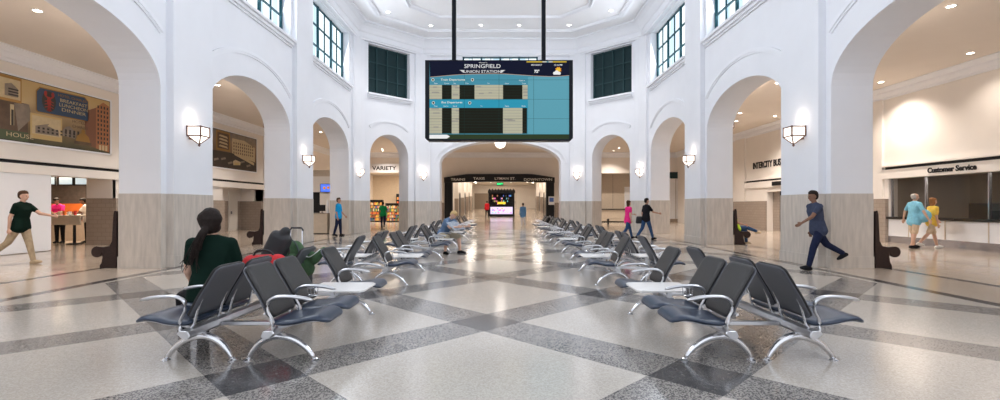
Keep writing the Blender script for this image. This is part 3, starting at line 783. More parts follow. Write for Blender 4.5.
# ------------------------------------------------------------------ wall art, signs and service fronts
class Art:
    def __init__(s, name, X, sgn, ya, z0): s.e = empty(name, (X, ya, z0)); s.s = sgn; s.X = X; s.mb = MB(); s.ya = ya; s.z0 = z0
    def poly(s, pts, m, L=1):
        tri = tessellate_polygon([[Vector((p[0], p[1], 0)) for p in pts]]); d = .05 + .003 * L
        s.mb.use(m).add([(s.s * d, p[0], p[1]) for p in pts], [tuple(t) for t in tri])
    def rect(s, u0, v0, u1, v1, m, L=1): s.poly([(u0, v0), (u1, v0), (u1, v1), (u0, v1)], m, L)
    def disc(s, u, v, a, b, m, L, n=20): s.poly([(u + a * math.cos(2 * PI * k / n), v + b * math.sin(2 * PI * k / n)) for k in range(n)], m, L)
def grad_mat(name, stops, axis, span, rough=.5):
    m = bpy.data.materials.new(name); m.use_nodes = True; nt = m.node_tree; b = nt.nodes['Principled BSDF']
    tc = nt.nodes.new('ShaderNodeTexCoord'); sp = nt.nodes.new('ShaderNodeSeparateXYZ'); nt.links.new(tc.outputs['Object'], sp.inputs[0])
    n = nt.nodes.new('ShaderNodeTexNoise'); n.inputs['Scale'].default_value = 2.0; nt.links.new(tc.outputs['Object'], n.inputs['Vector'])
    k = NT(nt); v = k.m('DIVIDE', sp.outputs[axis], span); v = k.m('ADD', v, k.m('MULTIPLY', k.m('SUBTRACT', n.outputs[0], .5), .25))
    r = nt.nodes.new('ShaderNodeValToRGB'); nt.links.new(v, r.inputs[0])
    r.color_ramp.elements[0].position = stops[0][0]; r.color_ramp.elements[0].color = (*stops[0][1], 1)
    r.color_ramp.elements[1].position = stops[-1][0]; r.color_ramp.elements[1].color = (*stops[-1][1], 1)
    for p, c in stops[1:-1]: q = r.color_ramp.elements.new(p); q.color = (*c, 1)
    nt.links.new(r.outputs[0], b.inputs['Base Color']); b.inputs['Roughness'].default_value = rough; M[name] = m
grad_mat('mural_sepia', [(0, (.04, .045, .015)), (.3, (.22, .14, .065)), (.65, (.50, .37, .19)), (1, (.48, .33, .13))], 2, 1.9)
grad_mat('mural_brown', [(0, (.02, .012, .008)), (.35, (.14, .08, .04)), (.7, (.28, .19, .12)), (1, (.14, .14, .14))], 2, 1.9)
mat('art_gold', (0.310, 0.161, 0.031), .3, .3); mat('art_cream', (0.527, 0.422, 0.248), .5, noise=.08); mat('art_card', (0.527, 0.372, 0.155), .5); mat('art_navy', (0.009, 0.043, 0.105), .4); mat('art_red', (0.341, 0.012, 0.006), .4)
mat('art_brown', (0.099, 0.056, 0.031), .5, noise=.3, nscale=4); mat('art_dark', (0.019, 0.014, 0.011), .5, noise=.3, nscale=5); mat('art_brick', (0.341, 0.136, 0.056), .5, noise=.12, nscale=5); mat('art_brick2', (0.186, 0.074, 0.037), .5); mat('art_grey', (0.217, 0.174, 0.136), .5, noise=.2, nscale=5)
mat('art_green', (0.062, 0.087, 0.037), .5); mat('art_blue', (0.062, 0.174, 0.236), .5)
def mural_board(a, U, V, bg):
    MB().box(min(0, a.s * .05), max(0, a.s * .05), 0, U, 0, V).build('board', 'black', a.e)
    a.rect(0.02, .02, U - .02, V - .02, bg, 1)
    MB().box(min(0, a.s * .07), max(0, a.s * .07), -.05, 0, -.05, V + .05).box(min(0, a.s * .07), max(0, a.s * .07), U, U + .05, -.05, V + .05).box(min(0, a.s * .07), max(0, a.s * .07), -.05, U + .05, -.05, 0).box(min(0, a.s * .07), max(0, a.s * .07), -.05, U + .05, V, V + .05).build('frame', 'trim_white', a.e)
def uv(px, X=XL): return X * F / (px - CX)     # depth on a side wall of pixel column px
Y0 = 10.2; U = 17.28 - Y0; V = 1.88
a = Art('mural', XL, 1, Y0, 3.28); mural_board(a, U, V, 'mural_sepia')
def Up(px): return uv(px) - Y0
def Vp(px, py): return EYE + (CY - py) * uv(px) / F - 3.28
def ppoly(pts, m, L): a.poly([(Up(x), Vp(x, y)) for x, y in pts], m, L)
# measured design points, each turned into a position on the flat wall panel
a.rect(.03, .03, Up(26), 1.15, 'art_brown', 2)
for k in range(9): a.rect(.2 + k * .36, .25, .2 + k * .36 + .15, .95 + .1 * (k % 3), 'art_dark' if k % 2 else 'art_grey', 3)
a.poly([(Up(16), .3), (Up(30), .75), (Up(27), 1.15), (Up(12), 1.1)], 'art_grey', 4); a.rect(Up(8), .45, Up(12), 1.05, 'art_cream', 4); a.rect(Up(9), .45, Up(11.4), .9, 'art_dark', 5)
a.rect(.03, .03, Up(26), .3, 'art_green', 5)
# framed picture of a building, top left
a.rect(Up(0) - 1.3, 1.12, Up(19.3), 1.84, 'art_gold', 6); a.rect(Up(0) - 1.2, 1.2, Up(18), 1.77, 'art_cream', 7)
b0, b1 = Up(2), Up(15.5)
a.poly([(b0, 1.27), (b1, 1.27), (b1, 1.52), ((b0 + b1) / 2, 1.66), (b0, 1.6)], 'art_grey', 8)
for i in range(7):
    for j in range(3): a.rect(b0 + .1 + i * (b1 - b0 - .1) / 7, 1.30 + j * .08, b0 + .1 + i * (b1 - b0 - .1) / 7 + .05, 1.345 + j * .08, 'art_dark', 9)
# the navy sign
s0, s1 = Up(33.5), Up(86.5)
a.poly([(s0, 1.02), (s0, 1.62), (s0 + .12, 1.76), (s1 - .14, 1.80), (s1, 1.68), (s1, .98), (s0 + .05, .97)], 'art_gold', 6)
a.poly([(s0 + .03, 1.04), (s0 + .03, 1.60), (s0 + .14, 1.73), (s1 - .16, 1.77), (s1 - .03, 1.66), (s1 - .03, 1.01), (s0 + .07, 1.0)], 'art_navy', 7)
lu = s0 + .42; a.disc(lu, 1.37, .23, .32, 'art_dark', 8)
# lobster
a.disc(lu, 1.36, .07, .16, 'art_red', 9); a.disc(lu, 1.18, .05, .12, 'art_red', 9); a.poly([(lu - .09, 1.08), (lu + .09, 1.08), (lu + .04, 1.16), (lu - .04, 1.16)], 'art_red', 9)
for s in (-1, 1):
    a.poly([(lu + s * .05, 1.45), (lu + s * .15, 1.52), (lu + s * .13, 1.56), (lu + s * .03, 1.5)], 'art_red', 10); a.disc(lu + s * .12, 1.60, .05, .08, 'art_red', 10)
    for k in range(3): a.poly([(lu + s * .05, 1.40 - k * .09), (lu + s * .15, 1.36 - k * .09), (lu + s * .15, 1.34 - k * .09), (lu + s * .05, 1.37 - k * .09)], 'art_red', 10)
def at_(s, u, v, sz, m, sx=1, bold=0): text(s, sz, (XL + .092, Y0 + u, 3.28 + v), '+x', m, a.e, 'mural_lettering', sx=sx, ext=.001, bold=bold)
mc = (lu + .23 + s1) / 2 - .03
at_('HOTEL CHARLES', mc, 1.64, .11, 'art_gold', 1.25); at_('BREAKFAST', mc + .05, 1.49, .15, 'art_cream', 1.3); at_('LUNCHEON', mc + .05, 1.345, .15, 'art_cream', 1.3); at_('DINNER', mc + .05, 1.20, .15, 'art_cream', 1.65)
at_('HOUSE', Up(17), .17, .18, 'art_cream', 1.4); at_('HOTEL', Up(76), .90, .14, 'art_brown', 1.1); at_('CHARLES', Up(77.5), .74, .13, 'art_brown', 1.1)
# sepia postcard
c0, c1 = Up(28), Up(60); a.rect(c0, .16, c1, .92, 'art_card', 6); a.rect(c0 + .05, .30, c1 - .05, .86, 'art_cream', 7)
a.poly([(c0 + .15, .33), (c1 - .12, .33), (c1 - .12, .50), (c1 - .5, .60), (c0 + .6, .68), (c0 + .15, .55)], 'art_grey', 8)
for i in range(9):
    for j in range(2): a.rect(c0 + .22 + i * .15, .37 + j * .1, c0 + .29 + i * .15, .43 + j * .1, 'art_dark', 9)
# small building, bell, tower
d0, d1 = Up(60.5), Up(73); a.poly([(d0, .38), (d1, .34), (d1 + .05, .55), (d1 - .2, .72), (d0 + .1, .68), (d0, .55)], 'art_grey', 6)
for i in range(4): a.rect(d0 + .08 + i * .15, .45, d0 + .15 + i * .15, .6, 'art_dark', 7)
e0 = Up(81); a.poly([(e0 - .34, .18), (e0 + .34, .18), (e0 + .32, .28), (e0 - .32, .28)], 'art_brown', 7); a.poly([(e0 - .28, .28), (e0 + .28, .28), (e0 + .22, .46), (e0 + .08, .56), (e0 - .08, .56), (e0 - .22, .46)], 'art_gold', 8); a.disc(e0, .62, .07, .08, 'art_gold', 8)
t0, t1 = Up(94), U - .05; a.poly([(t0, .12), (t1, .04), (t1, V - .2), (t0 + .3, V - .1), (t0, V - .35)], 'art_brick', 6); a.poly([(t0 - .35, .2), (t0, .12), (t0, V - .35), (t0 - .5, 1.3)], 'art_brick2', 6)
for i in range(4):
    for j in range(9): a.rect(t0 + .06 + i * .13, .3 + j * .155, t0 + .12 + i * .13, .39 + j * .155, 'art_dark', 7)
for k in range(3): a.rect(t0 + .12 + k * .13, .08, t0 + .21 + k * .13, .26, 'art_cream', 8)
a.mb.build('print', None, a.e)
tag(a.e, 'long sepia wall mural with navy BREAKFAST LUNCHEON DINNER sign, above the left food counter', 'mural', 'aisle murals')
Y0 = 22.6; U = 27.55 - Y0
a = Art('mural', XL, 1, Y0, 3.34); mural_board(a, U, V, 'mural_brown')
i0, i1 = Up(215), Up(229)
a.rect(i0, .85, i1, 1.84, 'art_gold', 3); a.rect(i0 + .1, .95, i1 - .1, 1.74, 'art_brown', 4)
for k in range(4): a.poly([(i0 + .2, 1.05 + k * .17), (i1 - .2, 1.0 + k * .17), (i1 - .3, 1.10 + k * .17), (i0 + .3, 1.13 + k * .17)], 'art_cream', 5)
b0, b1 = Up(231), U - .2; a.poly([(b0, .75), (b1, .55), (b1, 1.35), (b0 + 1.2, 1.62), (b0, 1.6)], 'art_cream', 3); a.rect(b0, 1.62, b1, 1.85, 'art_grey', 3)
for i in range(10):
    for j in range(4): a.rect(b0 + .12 + i * (b1 - b0 - .2) / 10, .82 + j * .17, b0 + .12 + i * (b1 - b0 - .2) / 10 + .09, .92 + j * .17, 'art_brown', 4)
a.poly([(.1, .1), (U - .1, .1), (U - .1, .5), (b0, .82), (.1, .8)], 'art_dark', 4)
for k in range(7): a.poly([(.3 + k * .6, .2 + .08 * (k % 3)), (.7 + k * .6, .3 + .08 * (k % 3)), (.62 + k * .6, .38 + .08 * (k % 3)), (.25 + k * .6, .3 + .08 * (k % 3))], 'art_grey', 5)
a.poly([(b0 + .2, .75), (U - .3, .35), (U - .3, .5), (b0 + .2, .85)], 'art_cream', 6); a.poly([(b0 + .1, .2), (b0 + .75, .25), (b0 + .8, .42), (b0 + .3, .5), (b0 + .05, .4)], 'art_cream', 7); a.poly([(b0 + .2, .22), (b0 + .65, .26), (b0 + .65, .36), (b0 + .2, .36)], 'art_card', 8)
a.mb.build('print', None, a.e)
tag(a.e, 'smaller dark sepia street scene mural with inset picture, seen through the second left arch', 'mural', 'aisle murals')

# lettering on the right wall
y1_, y2_ = XR * F / (753 - CX), XR * F / (784 - CX)
o = text('INTERCITY BUS', .50, (XR - .02, 27.15, 3.75), '-x', 'black', None, 'wall_lettering', sx=.83, bold=.016, ext=.01); tag(o, 'black raised letters INTERCITY BUS on the right aisle wall', 'sign')
e = empty('door_sign', (XR - .12, 25.9, 2.62)); MB().box(-.03, 0, -.45, .45, -.11, .11).build('plate', 'black', e);
tag(e, 'small black sign over the dark doorway below INTERCITY BUS', 'sign')
o = text('Customer Service', .25, (XR - .112, (XR * F / (934 - CX) + XR * F / (976 - CX)) / 2, 2.625), '-x', 'black', None, 'wall_lettering', sx=.95, bold=.008, ext=.01); tag(o, 'black letters Customer Service on the white fascia over the glazed office', 'sign')
# customer service front
e = empty('service_window', (XR, 14.4, 0))
MB().box(-.02, .35, -4.2, 4.13, .1, .90).build('counter_front', 'panel_white', e)
mb = MB()
for y in (-1.2, .3, 1.75, 3.2): mb.box(-.035, -.02, y - .015, y + .015, .26, .90)
mb.build('panel_joint', 'tan', e)
MB().box(-.03, .35, -4.2, 4.13, 0, .26).build('kick_plate', 'steel', e)
MB().box(-.10, .5, -4.2, 4.15, .90, .99).build('worktop', 'counter_dark', e, bevel=.01)
for (a_, b_) in ((-4.2, -1.1), (-1.06, .38), (.42, 2.6), (2.64, 4.1)): MB().box(.10, .12, a_, b_, .99, 2.45).build('glass_pane', 'glass_dark', e)
mb = MB()
for y in (-4.15, -1.08, .40, 2.62, 4.1): mb.box(.07, .15, y - .02, y + .02, .99, 2.45)
mb.build('mullion', 'steel', e)
tag(e, 'glazed customer service window with white counter front and dark ledge', 'service window')
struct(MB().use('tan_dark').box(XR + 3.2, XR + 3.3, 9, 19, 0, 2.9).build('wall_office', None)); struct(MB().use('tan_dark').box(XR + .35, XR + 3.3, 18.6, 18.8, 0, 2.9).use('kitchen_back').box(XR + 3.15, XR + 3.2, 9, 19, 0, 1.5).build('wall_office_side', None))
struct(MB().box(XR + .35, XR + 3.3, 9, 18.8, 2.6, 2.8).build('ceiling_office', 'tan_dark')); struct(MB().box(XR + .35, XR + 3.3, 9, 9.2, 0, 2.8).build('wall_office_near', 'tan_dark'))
for (y, lab) in ((12.2, 'right'), (16.2, 'left')):
    e = empty('desk', (XR + 1.8, y, 0)); MB().box(-.4, .4, -.8, .8, .72, .76).build('desk_top', 'tan', e); MB().box(-.38, .38, -.78, -.74, 0, .72).box(-.38, .38, .74, .78, 0, .72).build('side_panel', 'tan_dark', e)
    tag(e, 'desk inside the office, %s half of the customer service window' % lab, 'desk')
    e = empty('monitor', (XR + 1.8, y, .76)); MB().box(-.02, .02, -.28, .28, .12, .48).build('screen', 'black', e, bevel=.005); MB().box(-.08, .08, -.1, .1, 0, .02).box(-.01, .03, -.02, .02, 0, .2).build('stand', 'black', e)
    tag(e, 'black monitor on the office desk, %s half of the customer service window' % lab, 'monitor')
x, z = 0, 0
for k in range(6):
    e = empty('small_lamp', (XR + 2.2, 12.6 + k * .28, 1.98)); MB().lathe([(0, -.03), (.035, -.02), (.045, .02), (.02, .05), (0, .05)], 10).build('shade', 'lamp_glow', e); MB().bar((0, 0, .05), (0, 0, .62), .01).build('cord', 'black', e)
    tag(e, 'tiny bright hanging lamp in a row behind the right customer service glass', 'lamp', 'office lamps')
# right aisle: dark doorway under INTERCITY BUS
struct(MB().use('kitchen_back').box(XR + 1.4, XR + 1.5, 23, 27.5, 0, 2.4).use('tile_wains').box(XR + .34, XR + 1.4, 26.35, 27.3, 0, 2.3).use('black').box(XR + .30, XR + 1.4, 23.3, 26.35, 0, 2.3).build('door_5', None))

ld = bpy.data.lights.new('office', 'AREA'); ld.energy = 60; ld.size = 1.5; ld.color = (1, .88, .72); l = bpy.data.objects.new('office_light', ld); COL.objects.link(l); l.location = (XR + 1.8, 14.4, 2.55)
# left food counter
struct(MB().use('kitchen_back').box(-20, XL - .35, 20.2, 20.4, 0, 2.9).build('wall_kitchen_back', None))
struct(MB().use('aisle_plaster').box(XL - .95, XL - .0, 17.46, 17.6, 0, 2.6).use('tile_wains').box(XL - .95, XL, 17.44, 17.46, 0, WZ).build('wall_kitchen_jamb', None))
struct(MB().use('tan').box(-20, XL - .35, 13.6, 20.4, 2.6, 2.8).build('ceiling_kitchen', None)); struct(MB().box(-20, XL - .35, 14.6, 14.7, 0, 2.6).build('wall_kitchen_near', 'tan')); struct(MB().box(-20.1, -20, 14.6, 20.4, 0, 2.6).build('wall_kitchen_side', 'tan'))
struct(MB().use('panel_white').box(XL, XL + .06, YB, 15.02, .02, 2.36).use('tan').box(XL + .055, XL + .065, 12.48, 12.5, .02, 2.36).box(XL + .055, XL + .065, 8.9, 8.92, .02, 2.36).build('wall_panel_left', None))
fx = lambda px, y: (px - CX) * y / F
e = empty('service_counter', (fx(68, 17.6), 17.6, 0))
MB().box(-.95, .75, -.35, .35, 1.02, 1.07).build('counter_top', 'tan', e, bevel=.01); MB().box(-.93, .73, -.34, -.30, .72, 1.02).build('front_panel', 'tan', e)
MB().lathe([(.0, 0), (.24, 0), (.24, .03), (.05, .06), (.045, .72), (.0, .72)], 18, (.24, 0, 0)).build('pedestal', 'black', e, smooth=False)
tag(e, 'beige high counter on a black pedestal in the left food stall', 'counter')
mat('menu_glow', (.3, .35, .36), .3, emit=.7, ecol=(.5, .58, .6))
for i, (x0_, x1_) in enumerate(((-16.4, -15.85), (-15.8, -15.25), (-17.0, -16.5))):
    o = MB().use('black').box(x0_, x1_, 17.70, 17.76, 2.16, 2.60).use('menu_glow').box(x0_ + .04, x1_ - .04, 17.69, 17.705, 2.2, 2.46).build('menu_screen', None)
    tag(o, 'glowing menu screen over the food stall, %s of three' % ('middle', 'rightmost', 'leftmost')[i], 'screen', 'menu screens')
e = empty('back_counter', (-17.3, 19.7, 0)); MB().box(-1.8, 1.8, -.3, .45, .86, .92).build('worktop', 'steel', e); MB().box(-1.75, 1.75, -.25, .45, 0, .86).build('cabinet', 'tan_dark', e); MB()
struct(MB().box(-19.2, -15.0, 20.12, 20.2, 1.15, 1.5).build('trim_8', 'orange'))
tag(e, 'rear kitchen counter with an orange band behind the food stall', 'kitchen counter')
for k in range(7):
    m_ = ['steel', 'red', 'tan', 'panel_white', 'orange', 'steel', 'black'][k]; 
    o = MB().lathe([(0, 0), (.08, 0), (.085, .16), (.06, .22), (0, .22)], 14).build('kitchen_container', m_, None, loc=(-18.6 + k * .42, 19.6, .92)); tag(o, '%s container on the rear kitchen counter' % ['leftmost steel', 'red', 'tan', 'white', 'orange', 'right hand steel', 'rightmost black'][k], 'container', 'kitchen containers')
for k, px in enumerate((61, 66, 71, 76.5)):
    o = MB().lathe([(0, 0), (.045, 0), (.055, .12 + .03 * (k % 2)), (.05, .13 + .03 * (k % 2)), (0, .12)], 12).build('food_tub', ['tan', 'orange', 'panel_white', 'red'][k], None, loc=(fx(px, 17.55), 17.5, 1.07)); tag(o, '%s tub standing on the beige food stall counter' % ['leftmost tan', 'orange', 'white', 'rightmost red'][k], 'tub', 'food tubs')
ld = bpy.data.lights.new('kitchen', 'AREA'); ld.energy = 110; ld.size = 1.6; ld.color = (1, .82, .62); l = bpy.data.objects.new('kitchen_light', ld); COL.objects.link(l); l.location = (-16.6, 18.4, 2.55)
# recess with white door behind second arch
struct(MB().use('tile_wains').box(XL - 1.3, XL - 1.2, 24, 28.5, 0, WZ).use('aisle_plaster').box(XL - 1.3, XL - 1.2, 24, 28.5, WZ, 2.5).box(XL - 3, XL, 28.2, 28.4, 0, 2.6).use('tile_wains').box(XL - 1.2, XL, 28.17, 28.2, 0, WZ).use('aisle_ceiling').box(XL - 1.3, XL - .3, 24, 28.4, 2.45, 2.6).build('wall_door_recess', None))
o = struct(MB().use('door_white').box(XL - 1.2, XL - 1.14, 26.9, 27.75, 0, 2.2).build('door_6', None)); MB().box(XL - 1.12, XL - 1.06, 27.0, 27.05, .95, 1.1).build('door_handle', 'steel', o)
o = MB().box(XL - 1.2, XL - 1.15, 26.2, 26.34, 1.35, 1.55).build('fire_alarm', 'red', None, bevel=.01); tag(o, 'small red fire alarm left of the white door seen through the second left arch', 'fire alarm')
# booth past the third left arch
bx0, by0 = fx(309, 27.5), 27.5
e = empty('ticket_booth', (bx0, by0, 0)); W_ = 2.6
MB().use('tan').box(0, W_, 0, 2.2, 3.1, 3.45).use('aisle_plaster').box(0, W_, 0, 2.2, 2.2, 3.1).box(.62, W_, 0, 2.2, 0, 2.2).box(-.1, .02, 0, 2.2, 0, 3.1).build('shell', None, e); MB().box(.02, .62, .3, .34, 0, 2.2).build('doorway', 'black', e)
tag(e, 'beige booth with dark doorway seen through the third left arch', 'booth')
e = empty('television', (fx(326, 27.4), 27.42, at(0, 188, 27.4)[1])); MB().box(-.34, .34, -.0, .07, -.24, .24).build('housing', 'black', e)
mat('tv_blue', (.02, .05, .3), .2, emit=1.0, ecol=(.06, .14, .75)); MB().box(-.31, .31, -.006, .0, -.21, .21).build('screen', 'tv_blue', e); MB().lathe([(0, -.001), (.08, -.001), (.08, .001), (0, .001)], 14, (-.1, -.01, 0), 'y').lathe([(0, -.001), (.08, -.001), (.08, .001), (0, .001)], 14, (.12, -.01, .02), 'y').build('screen_graphic', 's_orange', e)
tag(e, 'blue television screen on the booth seen through the third left arch', 'television')
e = empty('service_desk', (fx(325, 24.3) - .12, 24.3, 0)); MB().box(-.42, .34, -.3, .3, .04, 1.0).build('cabinet', 'tan', e, bevel=.01); MB().box(-.45, .37, -.33, .33, 1.0, 1.04).build('desk_top', 'tan_dark', e); MB().box(-.38, .30, -.26, .26, 0, .04).build('plinth', 'black', e)
tag(e, 'tan reception desk just past the third left arch', 'desk')
e = empty('desk_monitor', (fx(322, 24.3), 24.3, 1.04)); MB().box(-.17, .17, -.02, .02, .1, .42).build('screen', 'black', e, bevel=.005); MB().box(-.08, .08, -.07, .07, 0, .02).box(-.015, .015, -.01, .03, 0, .2).build('stand', 'black', e); tag(e, 'black monitor on the tan reception desk', 'monitor')
o = MB().lathe([(0, 0), (.06, 0), (.06, .5), (.04, .62), (.02, .68), (0, .68)], 14).build('display_bottle', 'panel_white', None, loc=(fx(328, 24.2), 24.15, 1.04)); tag(o, 'tall pale container at the right end of the tan reception desk', 'container')

# ------------------------------------------------------------------ wooden pews
def pew(loc, rz, L, label):
    e = empty('wooden_pew', loc, rz)   # local: back at x=0, seat towards +x, length along y
    def endp():
        pts = [(0, 0), (0, 1.28), (.05, 1.30), (.07, 1.22), (.10, .62), (.16, .50), (.30, .47)]
        for k in range(13):
            t = R(110) - R(290) * k / 12; pts.append((.45 + .125 * math.cos(t), .365 + .125 * math.sin(t)))
        pts += [(.32, .26), (.34, .12), (.38, .06), (.38, 0)]
        return pts
    for y in (0, L - .06):
        MB().prism(endp(), lambda x, z: (x, y, z), lambda x, z: (x, y + .06, z)).build('end_panel', 'wood_dark', e, bevel=.008)
    MB().prism([(.10, .40), (.44, .44), (.44, .47), (.10, .44)], lambda x, z: (x, .06, z), lambda x, z: (x, L - .06, z)).build('seat', 'wood_dark', e)
    MB().prism([(.02, .35), (.06, 1.22), (.03, 1.24), (0, .35)], lambda x, z: (x, .06, z), lambda x, z: (x, L - .06, z)).build('backrest', 'wood_dark', e)
    return tag(e, label, 'bench', 'dark wooden pews')
ox = HW + TH + .05
pew((XC - ox, 12.25, 0), R(180), 1.45, 'dark wooden pew with scrolled end against the nearest left pier')
pew((XC + ox, 10.80, 0), 0, 1.45, 'dark wooden pew with scrolled end against the nearest right pier')
pew((XC - ox, 18.8, 0), R(180), 1.45, 'dark wooden pew against the second left pier, beyond the ponytailed woman')
pew((XC + ox, 17.34, 0), 0, 1.6, 'dark wooden pew by the second right pier with a person reclining on it')

# ------------------------------------------------------------------ back-to-back beam seating
def panel(prof, y0, y1, th, corner=.05, edge=.35, taper=0.0, n=11):
    """curved upholstered panel: prof = side profile points (x,z); width along y."""
    mb = MB(); P = [Vector((p[0], 0, p[1])) for p in prof]; k = len(P); L = [0]
    for i in range(1, k): L.append(L[-1] + (P[i] - P[i - 1]).length)
    rows = []
    for i, p in enumerate(P):
        d = (P[min(i + 1, k - 1)] - P[max(i - 1, 0)]).normalized(); nrm = Vector((-d.z, 0, d.x))
        e = min(L[i], L[-1] - L[i]); ins = 0
        if e < corner: ins = corner - math.sqrt(max(0, corner ** 2 - (corner - e) ** 2))
        hw = (y1 - y0) / 2 - ins - taper * L[i] / L[-1]; c = (y0 + y1) / 2
        te = th * (edge + (1 - edge) * min(1, e / .05))
        top, bot = [], []
        for j in range(n):
            v = -1 + 2 * j / (n - 1); v = math.copysign(abs(v) ** .7, v); f = edge + (1 - edge) * min(1, (1 - abs(v)) * hw / .035) ** .5
            top.append(p + Vector((0, c + v * hw, 0)) + nrm * te * f / 2); bot.append(p + Vector((0, c + v * hw, 0)) - nrm * te * f / 2)
        rows.append(top + bot[::-1])
    N = 2 * n; vs = [v for r in rows for v in r]; fs = []
    for i in range(k - 1):
        for j in range(N): fs.append((i * N + j, i * N + (j + 1) % N, (i + 1) * N + (j + 1) % N, (i + 1) * N + j))
    fs += [tuple(range(N)), tuple((k - 1) * N + j for j in range(N))[::-1]]
    mb.add(vs, fs); return mb
def spline(pts, n=4):
    out = []
    P = [Vector(p) for p in pts]; P = [P[0] * 2 - P[1]] + P + [P[-1] * 2 - P[-2]]
    for i in range(1, len(P) - 2):
        for k in range(n):
            t = k / n; a, b, c, d = P[i - 1:i + 3]
            out.append(.5 * ((2 * b) + (c - a) * t + (2 * a - 5 * b + 4 * c - d) * t * t + (3 * b - a - 3 * c + d) * t ** 3))
    out.append(P[-2]); return out
seat_prof = [tuple(v) for v in spline([(.33, .385), (.42, .375), (.55, .385), (.66, .41), (.75, .418), (.815, .395), (.845, .37)], 3)]
back_prof = [tuple(v) for v in spline([(.375, .425), (.335, .50), (.285, .60), (.225, .70), (.165, .80), (.125, .872)], 3)]
def off(prof, d):
    P = [Vector(p) for p in prof]; o = []
    for i, p in enumerate(P):
        t = (P[min(i + 1, len(P) - 1)] - P[max(i - 1, 0)]).normalized(); o.append(tuple(p + Vector((-t.y, t.x)) * d))
    return o
def mirror(mb, s):
    if s < 0: mb.v = [(-v[0], v[1], v[2]) for v in mb.v]
    return mb
def seating(pattern, name_loc, label):
    e = empty('beam_seating', name_loc)
    pos = {'A': [('S', .03), ('S', .575), ('T', 1.12), ('S', 1.80)], 'B': [('S', .03), ('T', .575), ('S', 1.25), ('S', 1.795)]}[pattern]
    for s in (1, -1):
        mb = MB(); mb.prism([(.30, .28), (.32, .325), (.40, .33), (.42, .30), (.38, .262), (.32, .255)], lambda x, z: (x, -.02, z), lambda x, z: (x, 2.34, z)); mirror(mb, s).build('beam', 'alu', e, bevel=.008)
        for i, (k, y) in enumerate(pos):
            if k == 'S':
                mirror(panel(seat_prof, y, y + .515, .045, .10), s).build('seat', 'leather_navy', e, smooth=True)
                mirror(panel(off(seat_prof[1:-3], -.028), y + .04, y + .475, .015, .08), s).build('seat_shell', 'alu', e, smooth=True)
                mirror(panel(back_prof, y + .005, y + .50, .035, .055, taper=.012), s).build('backrest', 'leather', e, smooth=True)
                mirror(panel(off(back_prof, .022), y - .005, y + .51, .014, .06, taper=.012), s).build('back_shell', 'shell_grey', e, smooth=True)
                for yy in (y + .07, y + .445):
                    b = MB(); b.tube(spline([(.40, yy, .30), (.345, yy, .36), (.325, yy, .44), (.30, yy, .53), (.265, yy, .60)], 3), [.011] * 3 + [.014] * 9 + [.008], 8)
                    mirror(b, s).build('back_bracket', 'chrome', e, smooth=True)
                for yy in (y + .1, y + .4): mirror(MB().bar((.36, yy, .32), (.62, yy, .375), .025, .018), s).build('seat_bracket', 'alu', e)
            else:
                t = MB(); c = [(.18, y + .03), (.80, y + .03), (.84, y + .10), (.84, y + .55), (.80, y + .62), (.18, y + .62)]
                t.prism(c, lambda a, b: (a, b, .445), lambda a, b: (a, b, .468)); mirror(t, s).build('table_top', 'table_white', e, bevel=.006)
                mirror(MB().bar((.36, y + .325, .33), (.60, y + .325, .44), .06, .02).bar((.40, y + .325, .30), (.40, y + .325, .445), .05), s).build('table_bracket', 'alu', e)
        arms = {'A': [.0, .56, 1.78, 2.33], 'B': [.0, .56, 1.235, 2.33]}[pattern]
        for y in arms:
            p = spline([(.36, y, .27), (.40, y, .34), (.395, y, .42), (.355, y, .50), (.36, y, .575), (.42, y, .615), (.52, y, .622), (.64, y, .612), (.74, y, .590)], 3)
            r = [.020] * 6 + [.017] * 6 + [.023] * 8 + [.026] * 4 + [.012]
            a = MB(); a.tube(p, (r + [.02] * 30)[:len(p)], 10, flat=.62); mirror(a, s).build('armrest', 'alu', e, smooth=True)
        # cup holder ring on the second arm
        yy = arms[1] + .05
        c = MB(); c.tube([(.50 + .055 * math.cos(k * PI / 8), yy + .055 * math.sin(k * PI / 8), .60) for k in range(16)], .005, 6, closed=True)
        c.tube([(.50 + .045 * math.cos(k * PI / 8), yy + .045 * math.sin(k * PI / 8), .52) for k in range(16)], .004, 6, closed=True)
        for k in range(4): c.bar((.50 + .055 * math.cos(k * PI / 2), yy + .055 * math.sin(k * PI / 2), .60), (.50 + .045 * math.cos(k * PI / 2), yy + .045 * math.sin(k * PI / 2), .52), .006)
        mirror(c, s).build('cup_holder', 'chrome', e)
        for y in (.22, 2.07):
            p = spline([(.075, y, .02), (.12, y, .095), (.19, y, .170), (.28, y, .215), (.36, y, .225), (.48, y, .195), (.59, y, .120), (.675, y, .02)], 4)
            n = len(p); rr = [0.019 + .016 * math.sin(PI * i / (n - 1)) for i in range(n)]
            g = MB(); g.tube(p, rr, 10, flat=1.0); g.box(.315, .39, y - .02, y + .02, .22, .26)
            g = mirror(g, s).build('leg', 'chrome', e, smooth=True)
            for x in (.07, .68): mirror(MB().lathe([(0, 0), (.042, 0), (.042, .008), (.022, .020), (.014, .03), (0, .03)], 16, (x, y, 0)), s).build('foot_glide', 'chrome', g)
    for y in (.45, 1.95): MB().bar((-.30, y, .285), (.30, y, .285), .06, .035).build('cross_tie', 'alu', e, bevel=.005)
    return tag(e, label, 'waiting seats', 'back to back beam seating')
BXL, BXR = -2.38, 2.325
pa = seating('A', (BXL, 4.13, 0), 'back-to-back beam seats nearest the camera on the left, with the ponytailed woman')
pb = seating('B', (BXL, 8.23, 0), 'second block of beam seats on the left, just beyond the luggage')
